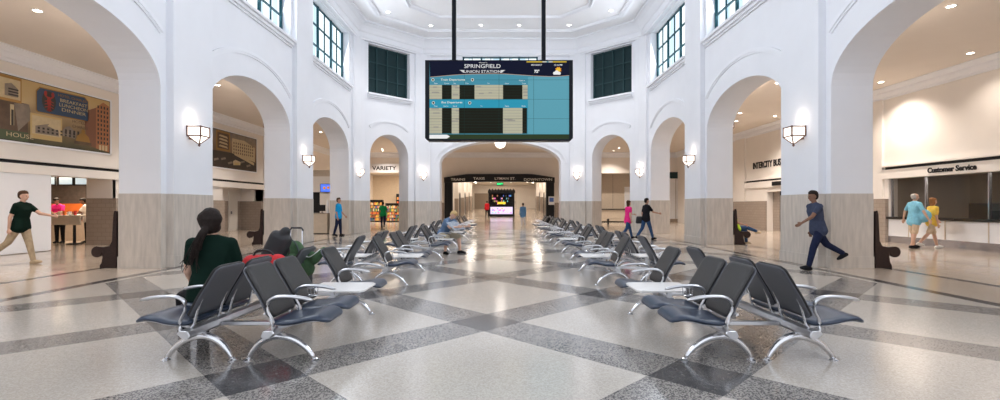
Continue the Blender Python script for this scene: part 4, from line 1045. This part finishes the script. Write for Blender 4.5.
names = {'L': ['third block of beam seats on the left, where the newspaper reader sits', 'fourth block of beam seats on the left, behind the newspaper reader', 'fifth block of beam seats on the left, near the end arch', 'farthest block of beam seats on the left'],
         'R': ['back-to-back beam seats nearest the camera on the right', 'second block of beam seats on the right', 'third block of beam seats on the right', 'fourth block of beam seats on the right', 'fifth block of beam seats on the right', 'farthest block of beam seats on the right, near the end arch']}
ys = [4.13, 8.23, 12.3, 16.35, 20.4, 24.4]; kinds = 'ABABAB'
for side, X in (('L', BXL), ('R', BXR)):
    for i, y in enumerate(ys):
        if side == 'L' and i < 2: continue
        c = copy_tree(pa if kinds[i] == 'A' else pb); c.location = (X + (.12 if side == 'R' and i > 1 else .06 * min(i, 2) if side == 'L' else 0), y, 0)
        c['label'] = names[side][i - 2 if side == 'L' else i]

# ------------------------------------------------------------------ people
def skin_mat(name, c): return mat(name, c, .55, noise=.05, nscale=12, spec=.3)
skin_mat('skin_light', (.62, .38, .28)); skin_mat('skin_tan', (.45, .25, .17)); skin_mat('skin_brown', (.22, .115, .075))
for n_, c_ in dict(hair_dark=(.018, .012, .010), hair_blond=(.55, .38, .18), hair_grey=(.45, .42, .40), hair_brown=(.07, .035, .02), hair_ginger=(.30, .13, .05)).items(): mat(n_, c_, .6, noise=.3, nscale=30, bump=.4, bscale=120, spec=.15)
for n_, c_ in dict(c_darkgreen=(.004, .016, .011), c_black=(.012, .012, .015), c_khaki=(.42, .33, .22), c_pink=(.75, .03, .14), c_white=(.75, .73, .70), c_blue=(.01, .30, .62), c_navy=(.015, .02, .05), c_green=(.01, .28, .08),
                   c_plaid=(.13, .20, .32), c_short=(.38, .33, .24), c_red=(.55, .02, .03), c_denim=(.03, .07, .16), c_lightblue=(.22, .52, .68), c_beige=(.62, .47, .33), c_yellow=(.85, .55, .10), c_slate=(.05, .06, .10), c_paleblue=(.12, .26, .46), c_pale=(.6, .6, .62), c_hivis=(.55, .75, .05), c_fuchsia=(.78, .03, .22)).items(): mat(n_, c_, .85, noise=.12, nscale=14, bump=.25, bscale=40, spec=.12)
mat('eye', (.02, .015, .01), .2); mat('eye_white', (.8, .8, .78), .3); mat('lips', (.45, .15, .12), .5)
def ico(c, r, sub=1):
    bm = bmesh.new(); bmesh.ops.create_icosphere(bm, subdivisions=sub, radius=1)
    rr = r if isinstance(r, (tuple, list)) else (r, r, r)
    v = [(c[0] + q.co.x * rr[0], c[1] + q.co.y * rr[1], c[2] + q.co.z * rr[2]) for q in bm.verts]; bm.free(); return v
def blob(name, hulls, voxel, m, parent, smooth=4, sub=2):
    """each hull is a list of (centre, radius); the union is remeshed to one continuous surface."""
    bm = bmesh.new()
    for h in hulls:
        t = bmesh.new()
        for (c, r) in h:
            for v in ico(c, r, sub): t.verts.new(v)
        res = bmesh.ops.convex_hull(t, input=t.verts)
        junk = [g for g in res['geom_interior'] + res['geom_unused'] if isinstance(g, bmesh.types.BMVert)]
        bmesh.ops.delete(t, geom=list(set(junk)), context='VERTS')
        me = bpy.data.meshes.new('t'); t.to_mesh(me); t.free(); bm.from_mesh(me); bpy.data.meshes.remove(me)
    me = bpy.data.meshes.new(name); bm.to_mesh(me); bm.free()
    o = bpy.data.objects.new(name, me); COL.objects.link(o)
    md = o.modifiers.new('r', 'REMESH'); md.mode = 'VOXEL'; md.voxel_size = voxel; md.use_smooth_shade = True
    if smooth: sm = o.modifiers.new('s', 'SMOOTH'); sm.factor = .5; sm.iterations = smooth
    bpy.context.view_layer.update()
    nm = bpy.data.meshes.new_from_object(o.evaluated_get(bpy.context.evaluated_depsgraph_get()))
    o.modifiers.clear(); o.data = nm; bpy.data.meshes.remove(me)
    nm.materials.clear(); nm.materials.append(M[m]); nm.name = name
    for p in nm.polygons: p.use_smooth = True
    if parent: o.parent = parent
    return o
def rot(v, pitch, yaw=0, roll=0):
    return Matrix.Rotation(yaw, 3, 'Z') @ Matrix.Rotation(pitch, 3, 'X') @ Matrix.Rotation(roll, 3, 'Y') @ Vector(v)
def person(loc, facing, label, H=1.75, lean=0, hips=(0, 0), knees=(0, 0), spread=.0, arms=((0, 8), (0, 8)), elbows=(15, 15), turn=0, head=(0, 0), skin='skin_light', hair='hair_dark', hairstyle='short',
           top='c_black', sleeve=.55, legs='c_navy', leglen=1.0, shoes='c_black', wide=1.0, belly=0, voxel=.011, skirt=False, seat=None, legyaw=(0, 0), elbow_in=0, group=None, coat=0):
    """local frame: +y forward, +x the person's right. facing: rotation about z. Angles in degrees."""
    e = empty('person', loc, R(facing)); s = H / 1.75
    thigh, shin, up, fore = .425 * s, .415 * s, .295 * s, .25 * s
    J = {}
    # legs measured down from the pelvis, then everything lifted so the lowest ankle stands on the floor
    pel = Vector((0, 0, 0))
    for i, sd in ((0, -1), (1, 1)):
        h = pel + Vector((sd * .092 * s * wide, 0, -.02 * s)); a = R(hips[i]); k = R(hips[i] - knees[i]); yw = R(legyaw[i])
        kn = h + rot((sd * spread * .5, 0, -thigh), a, yw); an = kn + rot((sd * spread * .3, 0, -shin), k, yw)
        J['h%d' % i], J['k%d' % i], J['a%d' % i], J['d%d' % i] = h, kn, an, k
        J['yw%d' % i] = yw
    lift = seat - 0 if seat is not None else -min(J['a0'].z, J['a1'].z) + .085 * s
    for k in list(J):
        if isinstance(J[k], Vector): J[k].z += lift
    pel = Vector((0, 0, lift)); L = R(-lean); tw = R(turn)
    def T(x, y, z): return pel + rot((x * s, y * s, z * s), L, tw)
    waist, chest, neck = T(0, .0, .17), T(0, .01, .37), T(0, 0, .53)
    sh = [T(-.175 * wide, 0, .47), T(.175 * wide, 0, .47)]
    hp, hy = R(head[0]), R(head[1])
    def HD(x, y, z): return T(0, .01, .555) + rot((x * s, y * s, z * s), L * .6 - hp, tw + hy)
    for i, sd in ((0, -1), (1, 1)):
        sw, out = R(arms[i][0]), R(arms[i][1]); yw = tw
        el = sh[i] + rot((sd * math.sin(out) * up, 0, -math.cos(out) * up), sw, yw)
        inw = R(arms[i][2]) if len(arms[i]) > 2 else 0
        wr = el + rot((sd * math.sin(out) * fore * .5, 0, -fore), sw + R(elbows[i]), yw + sd * inw)
        hd = (wr - el).normalized()
        J['s%d' % i], J['e%d' % i], J['w%d' % i], J['hd%d' % i] = sh[i], el, wr, hd
    w = wide
    B = []
    def c(a, r): return (a, r * s)
    tors = [[c(T(-.085 * w, 0, -.02), .095), c(T(.085 * w, 0, -.02), .095), c(T(-.065 * w, 0, .17), .088), c(T(.065 * w, 0, .17), .088)],
            [c(T(-.065 * w, 0, .17), .088), c(T(.065 * w, 0, .17), .088), c(T(-.095 * w, .01, .36), .095), c(T(.095 * w, .01, .36), .095)],
            [c(T(-.095 * w, .01, .36), .095), c(T(.095 * w, .01, .36), .095), c(T(-.15 * w, 0, .47), .05), c(T(.15 * w, 0, .47), .05), c(T(0, -.01, .51), .055)]]
    if belly: tors.append([c(T(-.07 * w, .06 + belly * .4, .10), .10 + belly * .35), c(T(.07 * w, .06 + belly * .4, .10), .10 + belly * .35), c(T(0, .03, .28), .11)])
    B += tors
    B.append([c(T(0, -.005, .50), .055), c(HD(0, -.01, .04), .05)])
    # head: cranium, jaw, nose, ears
    B.append([(HD(0, -.018, .175), .078 * s), (HD(0, .02, .17), .072 * s), (HD(0, .045, .065), .036 * s), (HD(0, .02, .06), .045 * s), (HD(0, .055, .13), .040 * s)])
    B.append([(HD(0, .092, .135), .012 * s), (HD(0, .105, .108), .014 * s), (HD(0, .085, .10), .016 * s)])
    for sd in (-1, 1): B.append([(HD(sd * .077, -.01, .135), .013 * s), (HD(sd * .080, -.014, .115), .011 * s), (HD(sd * .076, -.008, .10), .009 * s)])
    for i, sd in ((0, -1), (1, 1)):
        h, kn, an = J['h%d' % i], J['k%d' % i], J['a%d' % i]
        B.append([(h, .088 * s * w ** .5), (kn, .056 * s)]); mid = kn.lerp(an, .35)
        B.append([(kn, .054 * s), (mid, .057 * s)]); B.append([(mid, .056 * s), (an, .038 * s)])
        sl, el, wr, hd = J['s%d' % i], J['e%d' % i], J['w%d' % i], J['hd%d' % i]
        B.append([(sl, .055 * s), (el, .040 * s)]); B.append([(el, .040 * s), (wr, .027 * s)])
        # hand: palm, four unequal fingers with a bend, thumb from the side of the palm
        pr = rot((1, 0, 0), 0, tw); fw = hd; n_ = pr.cross(fw)
        if n_.length < .2: pr = Vector((0, 1, 0)); n_ = pr.cross(fw)
        n_.normalize(); ac = fw.cross(n_).normalized()
        pal = wr + fw * .085 * s
        B.append([(wr + fw * .012 * s, .022 * s), (pal + n_ * .026 * s, .015 * s), (pal - n_ * .026 * s, .015 * s)])
        curl = -ac * sd
        for q, (o_, ln) in enumerate(((-.030, .058), (-.010, .072), (.011, .078), (.031, .070))):
            a0 = pal + n_ * o_ * s; a1 = a0 + (fw * .9 + curl * .25).normalized() * ln * .55 * s; a2 = a1 + (fw * .6 + curl * .7).normalized() * ln * .5 * s
            B.append([(a0, .0095 * s), (a1, .0088 * s)]); B.append([(a1, .0088 * s), (a2, .0078 * s)])
        t0 = wr + fw * .035 * s + n_ * .022 * s; t1 = t0 + (fw * .6 + n_ * .8).normalized() * .038 * s; t2 = t1 + (fw * .95 + n_ * .2).normalized() * .03 * s
        B.append([(t0, .013 * s), (t1, .011 * s)]); B.append([(t1, .011 * s), (t2, .009 * s)])
        # foot
        fd = rot((0, 1, 0), J['d%d' % i] * .45 if seat is None else 0, J['yw%d' % i])
        dn = fd.cross(Vector((1, 0, 0)).cross(fd)) * 0
        sole = an + rot((0, 0, -.05 * s), J['d%d' % i] * .45 if seat is None else 0, J['yw%d' % i])
        J['f%d' % i] = (sole, fd)
        B.append([(an, .036 * s), (sole - fd * .04 * s, .034 * s), (sole + fd * .14 * s, .026 * s)])
    body = blob('body', B, voxel, skin, e, 3)
    # clothes
    g = .014
    hs = [[(p, r + g * s) for p, r in h] for h in tors]
    for i in (0, 1):
        sl, el, wr = J['s%d' % i], J['e%d' % i], J['w%d' % i]
        if sleeve <= 1: hs.append([(sl, .066 * s), (sl.lerp(el, sleeve), .056 * s)])
        else: hs.append([(sl, .066 * s), (el, .054 * s)]); hs.append([(el, .054 * s), (el.lerp(wr, .95), .040 * s)])
    hs.append([(T(-.094 * w, .0, -.06 - coat), .128 * s), (T(.094 * w, .0, -.06 - coat), .128 * s), (T(-.075 * w, 0, .12), .110 * s), (T(.075 * w, 0, .12), .110 * s)])
    blob('shirt', hs, voxel * 1.1, top, e, 4)
    ls = [[(T(-.09 * w, 0, .0), .100 * s), (T(.09 * w, 0, .0), .100 * s), (J['h0'], .104 * s), (J['h1'], .104 * s)]]
    for i in (0, 1):
        h, kn, an = J['h%d' % i], J['k%d' % i], J['a%d' % i]
        if leglen <= .5: ls.append([(h, .104 * s), (h.lerp(kn, leglen * 2), .082 * s)])
        else: ls.append([(h, .104 * s), (kn, .074 * s)]); ls.append([(kn, .073 * s), (kn.lerp(an, (leglen - .5) * 2 * .93), .056 * s)])
    blob('trousers' if leglen > .5 else 'shorts', ls, voxel * 1.1, legs, e, 4)
    for i in (0, 1):
        so, fd = J['f%d' % i]; an = J['a%d' % i]
        blob('shoe', [[(an + Vector((0, 0, -.01)), .043 * s), (so - fd * .045 * s, .041 * s), (so + fd * .10 * s, .042 * s), (so + fd * .165 * s, .028 * s)]], voxel * 1.1, shoes, e, 2)
    # hair
    hh = [[(HD(0, -.030, .185), .083 * s), (HD(0, .020, .205), .070 * s), (HD(0, -.045, .12), .066 * s)]]
    if hairstyle == 'bald': hh = [[(HD(sd * .02, -.045, .17), .070 * s), (HD(sd * .03, -.04, .11), .055 * s)] for sd in (-1, 1)]
    if hairstyle in ('bob', 'long', 'ponytail'):
        hh.append([(HD(0, -.04, .20), .085 * s), (HD(-.035, -.03, .08), .058 * s), (HD(.035, -.03, .08), .058 * s)])
    if hairstyle == 'bob': hh.append([(HD(-.05, -.03, .12), .05 * s), (HD(.05, -.03, .12), .05 * s), (HD(-.045, -.045, .0), .035 * s), (HD(.045, -.045, .0), .035 * s)])
    if hairstyle == 'ponytail':
        pt = [HD(0, -.10, .10), HD(-.03, -.145, .03), HD(-.07, -.16, -.05), HD(-.105, -.155, -.13), HD(-.125, -.15, -.20), HD(-.14, -.14, -.27)]; hh.append([(HD(-.03, -.05, .17), .085 * s), (HD(.03, -.05, .17), .085 * s), (HD(0, -.06, .09), .075 * s)])
        rr = [.035, .040, .036, .030, .024, .012]
        for a in range(5): hh.append([(pt[a], rr[a] * s), (pt[a + 1], rr[a + 1] * s)])
    blob('hair', hh, voxel * .9, hair, e, 1)
    if hairstyle == 'ponytail':
        c_ = MB()
        for k in range(26):
            o0 = Vector([random.uniform(-.03, .03) for _ in range(3)]); p = [pt[0]] + [q_ + o0 * (1 + .5 * j_) for j_, q_ in enumerate(pt[1:])]
            p[-1] = p[-1] + Vector((random.uniform(-.03, .02), 0, random.uniform(-.03, .03))); c_.tube(spline(p, 3), .0035, 4)
        c_.build('loose_hair', hair, e)
    # face
    for sd in (-1, 1):
        m_ = MB().use('eye_white'); 
        o = blob('eye', [[(HD(sd * .030, .085, .138), .0105 * s)]], .004, 'eye', e, 0, 1) if voxel < .0125 else None
    if voxel < .0125: blob('mouth', [[(HD(-.018, .080, .068), .006 * s), (HD(0, .086, .070), .007 * s), (HD(.018, .080, .068), .006 * s)]], .004, 'lips', e, 0, 1)
    e.location = loc
    tag(e, label, 'person', group)
    e['_'] = 0; del e['_']
    return e, J
def fp(px, y): return (px - CX) * y / F
# the ponytailed woman seated with her back to the camera
person((-3.0, 4.92, 0), 8, 'person in dark green tee with long dark ponytail, seated with back to camera', H=1.80, lean=4, hips=(78, 78), knees=(80, 80), seat=.53, arms=((12, 14), (12, 14)), elbows=(35, 35), skin='skin_light', hair='hair_dark', hairstyle='ponytail', top='c_darkgreen', sleeve=.62, legs='c_black', head=(-6, 0), wide=1.02, voxel=.010, legyaw=(45, 45))
# left walker in dark polo
person((fp(21, 11.5), 11.5, 0), 98, 'person in dark polo and khaki trousers walking past the white partition on the left', H=1.78, lean=5, hips=(24, -22), knees=(5, 22), arms=((38, 6), (-28, 8)), elbows=(35, 15), turn=0, skin='skin_light', hair='hair_brown', top='c_darkgreen', sleeve=.6, legs='c_khaki', shoes='c_khaki', voxel=.0115, head=(0, 0)) if False else \
person((fp(21, 11.5), 11.5, 0), -82, 'person in dark polo and khaki trousers walking past the white partition on the left', H=1.78, lean=4, hips=(14, -28), knees=(2, 22), arms=((48, 6), (-18, 8)), elbows=(30, 15), skin='skin_light', hair='hair_brown', top='c_darkgreen', sleeve=.6, legs='c_khaki', shoes='c_khaki', voxel=.0115)
# food stall
person((fp(60, 18.1), 18.1, 0), 185, 'person in pink shirt bending over the beige food stall counter', H=1.72, lean=10, hips=(0, 4), knees=(3, 5), arms=((28, 10, 25), (30, 10, 25)), elbows=(62, 62), skin='skin_brown', hair='hair_dark', hairstyle='short', top='c_fuchsia', sleeve=.6, legs='c_black', head=(20, 0), voxel=.0125)
person((fp(87.5, 18.3), 18.3, 0), 120, 'person in white shirt at the right end of the food stall counter', H=1.70, lean=8, arms=((35, 8, 20), (35, 8, 20)), elbows=(50, 50), skin='skin_brown', hair='hair_dark', top='c_white', sleeve=.6, legs='c_black', head=(15, 0), voxel=.0125)
# blue shirt by the third left arch
person((fp(340, 22.6), 22.4, 0), -92, 'person in bright blue shirt standing by the third left arch', H=1.78, lean=0, hips=(6, -8), knees=(2, 8), arms=((10, 6), (-4, 6)), elbows=(30, 15), skin='skin_tan', hair='hair_brown', top='c_blue', sleeve=.9, legs='c_navy', voxel=.0125)
person((fp(383, 31), 31, 0), 10, 'person in green shirt walking into the variety shop', H=1.66, hips=(10, -12), knees=(4, 16), arms=((-12, 10), (16, 10)), elbows=(25, 45), skin='skin_brown', hair='hair_dark', top='c_green', sleeve=.6, legs='c_navy', voxel=.0135, wide=1.08)
# newspaper reader
NP, NJ = person((-1.80, 14.3, 0), -122, 'blond person in blue checked shirt and khaki shorts seated reading a newspaper', H=1.80, lean=32, hips=(84, 84), knees=(80, 96), spread=.05, seat=.56, arms=((48, 14, 10), (48, 14, 10)), elbows=(48, 48), skin='skin_light', hair='hair_blond', top='c_plaid', sleeve=.6, legs='c_short', leglen=.5, head=(26, 0), voxel=.0125, legyaw=(20, -22))
# corridor people
person((fp(487, 50), 50, .21), 20, 'person in red jacket walking left of the dark kiosk', H=1.72, hips=(8, -10), knees=(3, 12), skin='skin_brown', top='c_red', sleeve=1.1, legs='c_black', voxel=.016)
person((fp(523, 32.5), 32.5, 0), 15, 'person in blue shirt and pale trousers walking in the centre of the end arch', H=1.60, hips=(6, -8), knees=(3, 10), skin='skin_tan', hair='hair_dark', top='c_paleblue', sleeve=1.1, legs='c_pale', shoes='c_white', voxel=.0145, coat=.10)
# right pair
person((fp(628, 20.6), 20.6, 0), -72, 'person in bright pink top walking beside the one in black', H=1.66, lean=3, hips=(20, -16), knees=(4, 20), arms=((35, 8), (-10, 8)), elbows=(45, 20), skin='skin_light', hair='hair_brown', hairstyle='bob', top='c_fuchsia', sleeve=.6, legs='c_denim', voxel=.0125, coat=.06)
person((fp(646, 20.0), 20.0, 0), -75, 'person in black top and jeans walking right behind the seats', H=1.76, lean=2, hips=(-16, 20), knees=(20, 4), arms=((-12, 8), (38, 8)), elbows=(20, 40), skin='skin_tan', hair='hair_dark', top='c_black', sleeve=.7, legs='c_denim', voxel=.0125)
# reclining person on the pew
person((XC + ox + .30, 17.9, 0), -90, 'person in high visibility strap and jeans reclining with crossed legs on the far right pew', H=1.75, lean=-20, hips=(74, 92), knees=(70, 22), seat=.60, arms=((20, 12), (24, 12)), elbows=(50, 50), skin='skin_tan', hair='hair_brown', top='c_hivis', sleeve=.6, legs='c_denim', shoes='c_khaki', head=(8, 0), voxel=.0125, legyaw=(0, 10))
# big stride, right pier
person((fp(818, 10.55), 10.55, 0), 90, 'person in dark tee and jeans striding left past the nearest right pier', H=1.78, lean=9, hips=(22, -36), knees=(8, 26), arms=((42, 8), (-20, 10)), elbows=(18, 25), skin='skin_brown', hair='hair_dark', top='c_slate', sleeve=.6, legs='c_navy', voxel=.0115)
# couple at customer service
person((fp(914, 15.9), 15.9, 0), -104, 'heavy grey-haired person in light blue tee and khaki shorts by the service window', H=1.82, lean=2, hips=(5, -6), knees=(2, 6), arms=((-10, 36), (6, 34)), elbows=(8, 14), skin='skin_light', hair='hair_grey', hairstyle='bald', top='c_lightblue', sleeve=.75, legs='c_beige', leglen=.48, shoes='c_black', wide=1.55, belly=.30, voxel=.0125, coat=.05)
person((fp(932, 15.9), 15.9, 0), -100, 'person in yellow top and tan shorts beside the service window', H=1.68, lean=3, hips=(16, -24), knees=(3, 16), arms=((14, 10), (-6, 8)), elbows=(40, 15), skin='skin_light', hair='hair_ginger', hairstyle='bob', top='c_yellow', sleeve=.7, legs='c_beige', leglen=.44, shoes='c_white', voxel=.0125, wide=1.05)

# ------------------------------------------------------------------ newspaper, bags and luggage
mat('newsprint', (.32, .35, .40), .8, noise=.25, nscale=25)
np_ = MB()
for s in (-1, 1):
    for k in range(5): 
        a0, a1 = k / 5, (k + 1) / 5
        def pt_(t, z): return (t * .27 * s, -.10 * math.sin(t * PI * .5) - z * .20, z * .34 - .02)
        np_.add([pt_(a0, 0), pt_(a1, 0), pt_(a1, 1), pt_(a0, 1)], [(0, 1, 2, 3)])
wl, wr_ = NP.matrix_world, None
o = np_.build('newspaper', 'newsprint', None, loc=(-1.15, 13.8, .76)); o.rotation_euler = (R(25), 0, R(-122)); sd = o.modifiers.new('t', 'SOLIDIFY'); sd.thickness = .004
tag(o, 'open newspaper held by the seated blond reader', 'newspaper')
mat('case_black', (.015, .015, .017), .6, bump=.3, bscale=80); mat('bag_red', (.55, .01, .015), .7, bump=.3, bscale=50); mat('pack_green', (.05, .11, .045), .8, noise=.25, nscale=10, bump=.4, bscale=30); mat('pack_trim', (.02, .03, .04), .6); mat('strap_white', (.6, .62, .6), .6)
# black upright soft case standing behind the seats, with a telescopic handle trolley
fx2 = lambda px, y: (px - CX) * y / F
y_ = 5.95
e = empty('instrument_case', (-2.98, 5.95, .49), R(0)); e.rotation_euler = (0, R(24), 0)
blob('case_body', [[((-.07, 0, .06), .085), ((.08, 0, .06), .085), ((-.06, 0, .56), .08), ((.06, 0, .56), .08)], [((-.02, 0, .5), .085), ((.02, 0, .66), .06)]], .012, 'case_black', e, 3)
MB().tube(spline([(.10, 0, .30), (.16, 0, .36), (.16, 0, .46), (.09, 0, .52)], 3), .010, 8).build('carry_handle', 'case_black', e)
tag(e, 'black soft case leaning upright on the left seats behind the red bag', 'case')
e = empty('red_bag', (-2.74, 5.50, .44)); blob('bag_body', [[((-.20, 0, .10), .10), ((.20, 0, .10), .10), ((-.16, .02, .31), .09), ((.16, .02, .32), .09)], [((.1, -.06, .02), .06), ((.22, -.04, .20), .07)]], .012, 'bag_red', e, 3)
MB().tube(spline([(-.12, 0, .39), (-.06, -.02, .45), (.06, -.02, .45), (.12, 0, .39)], 4), .012, 8).build('handle', 'case_black', e); MB().tube(spline([(-.28, -.07, .14), (-.1, -.115, .18), (.1, -.115, .18), (.28, -.07, .14)], 4), .008, 6).build('zip', 'case_black', e)
tag(e, 'bright red bag on the left seats behind the nearest backrests', 'bag')
e = empty('trolley_case', (-2.93, 6.75, 0)); MB().box(-.21, .21, -.13, .13, .06, .56).build('case_body', 'case_black', e, bevel=.03)
for x in (-.085, .085):
    MB().bar((x, .06, .56), (x, .06, 1.07), .016).build('handle_tube', 'chrome', e); MB().lathe([(0, -.02), (.03, -.02), (.03, .02), (0, .02)], 14, (x, 0, .03), 'x').build('wheel', 'black', e)
MB().tube([(-.095, .06, 1.05), (-.07, .06, 1.09), (.07, .06, 1.09), (.095, .06, 1.05)], .013, 8).build('handle_grip', 'case_black', e)
MB().box(-.17, .17, -.145, -.125, .14, .46).build('front_pocket', 'case_black', e, bevel=.01)
tag(e, 'trolley suitcase with raised grey handle standing beside the left seats', 'suitcase')
e = empty('backpack', (-2.78, 6.30, .50)); blob('pack_body', [[((-.18, 0, .10), .11), ((.20, 0, .08), .11), ((-.12, 0, .34), .09), ((.06, 0, .36), .09)], [((.05, 0, .32), .08), ((.30, 0, .22), .07)], [((.3, 0, .2), .07), ((.42, .02, .32), .045)]], .012, 'pack_green', e, 3)
blob('pocket', [[((-.08, -.10, .12), .06), ((.12, -.10, .12), .06), ((-.05, -.09, .24), .05), ((.08, -.09, .24), .05)]], .012, 'pack_green', e, 2)
MB().tube(spline([(-.10, -.06, .43), (-.02, -.10, .50), (.10, -.10, .42), (.16, -.10, .26), (.22, -.08, .12)], 4), .014, 6, flat=.4).build('strap', 'pack_trim', e)
MB().tube(spline([(.18, -.07, .31), (.26, -.10, .24), (.34, -.09, .28), (.40, -.05, .34)], 4), .014, 6, flat=.4).build('compression_strap', 'strap_white', e)
tag(e, 'dark green hiking backpack lying on the left seats beside the suitcase handle', 'backpack')
o = blob('shoulder_bag', [[((-.14, 0, .02), .06), ((.14, 0, .02), .06), ((-.12, 0, .22), .05), ((.12, 0, .22), .05)]], .013, 'case_black', None, 2); o.location = (fp(640, 20.2), 20.15, .70); tag(o, 'black shoulder bag between the person in pink and the person in black', 'bag')

# ------------------------------------------------------------------ camera and light
cd = bpy.data.cameras.new('camera'); cam = bpy.data.objects.new('camera', cd); COL.objects.link(cam)
cam.location = (0, 0, EYE); cam.rotation_euler = (R(90), 0, 0); cd.sensor_width = 36; cd.lens = F * 36 / 1000
cd.shift_x = -(CX - 500) / 1000; cd.shift_y = (CY - 200) / 1000; cd.clip_end = 200
scene.camera = cam
w = bpy.data.worlds.new('world'); scene.world = w; w.use_nodes = True
bg = w.node_tree.nodes['Background']; bg.inputs[0].default_value = (.86, .91, 1.0, 1); bg.inputs[1].default_value = .9
for sx in (-1, 1):   # daylight through each tall window
    for (s0, s1, z0, z1) in side_windows:
        ld = bpy.data.lights.new('daylight', 'AREA'); ld.shape = 'RECTANGLE'; ld.size = s1 - s0; ld.size_y = z1 - z0; ld.energy = 190; ld.color = (.88, .93, 1.0); ld.spread = R(150)
        l = bpy.data.objects.new('daylight', ld); COL.objects.link(l); l.location = (XC + sx * (HW + .22), (s0 + s1) / 2, (z0 + z1) / 2)
        l.rotation_euler = (0, R(90 if sx < 0 else -90), 0); l.rotation_euler = Vector((-sx, 0, -.25)).to_track_quat('-Z', 'Y').to_euler()
vs = scene.view_settings; scene.display_settings.display_device = 'sRGB'; vs.view_transform = 'Standard'; vs.look = 'None'; vs.exposure = .66; vs.gamma = 1; vs.use_curve_mapping = False
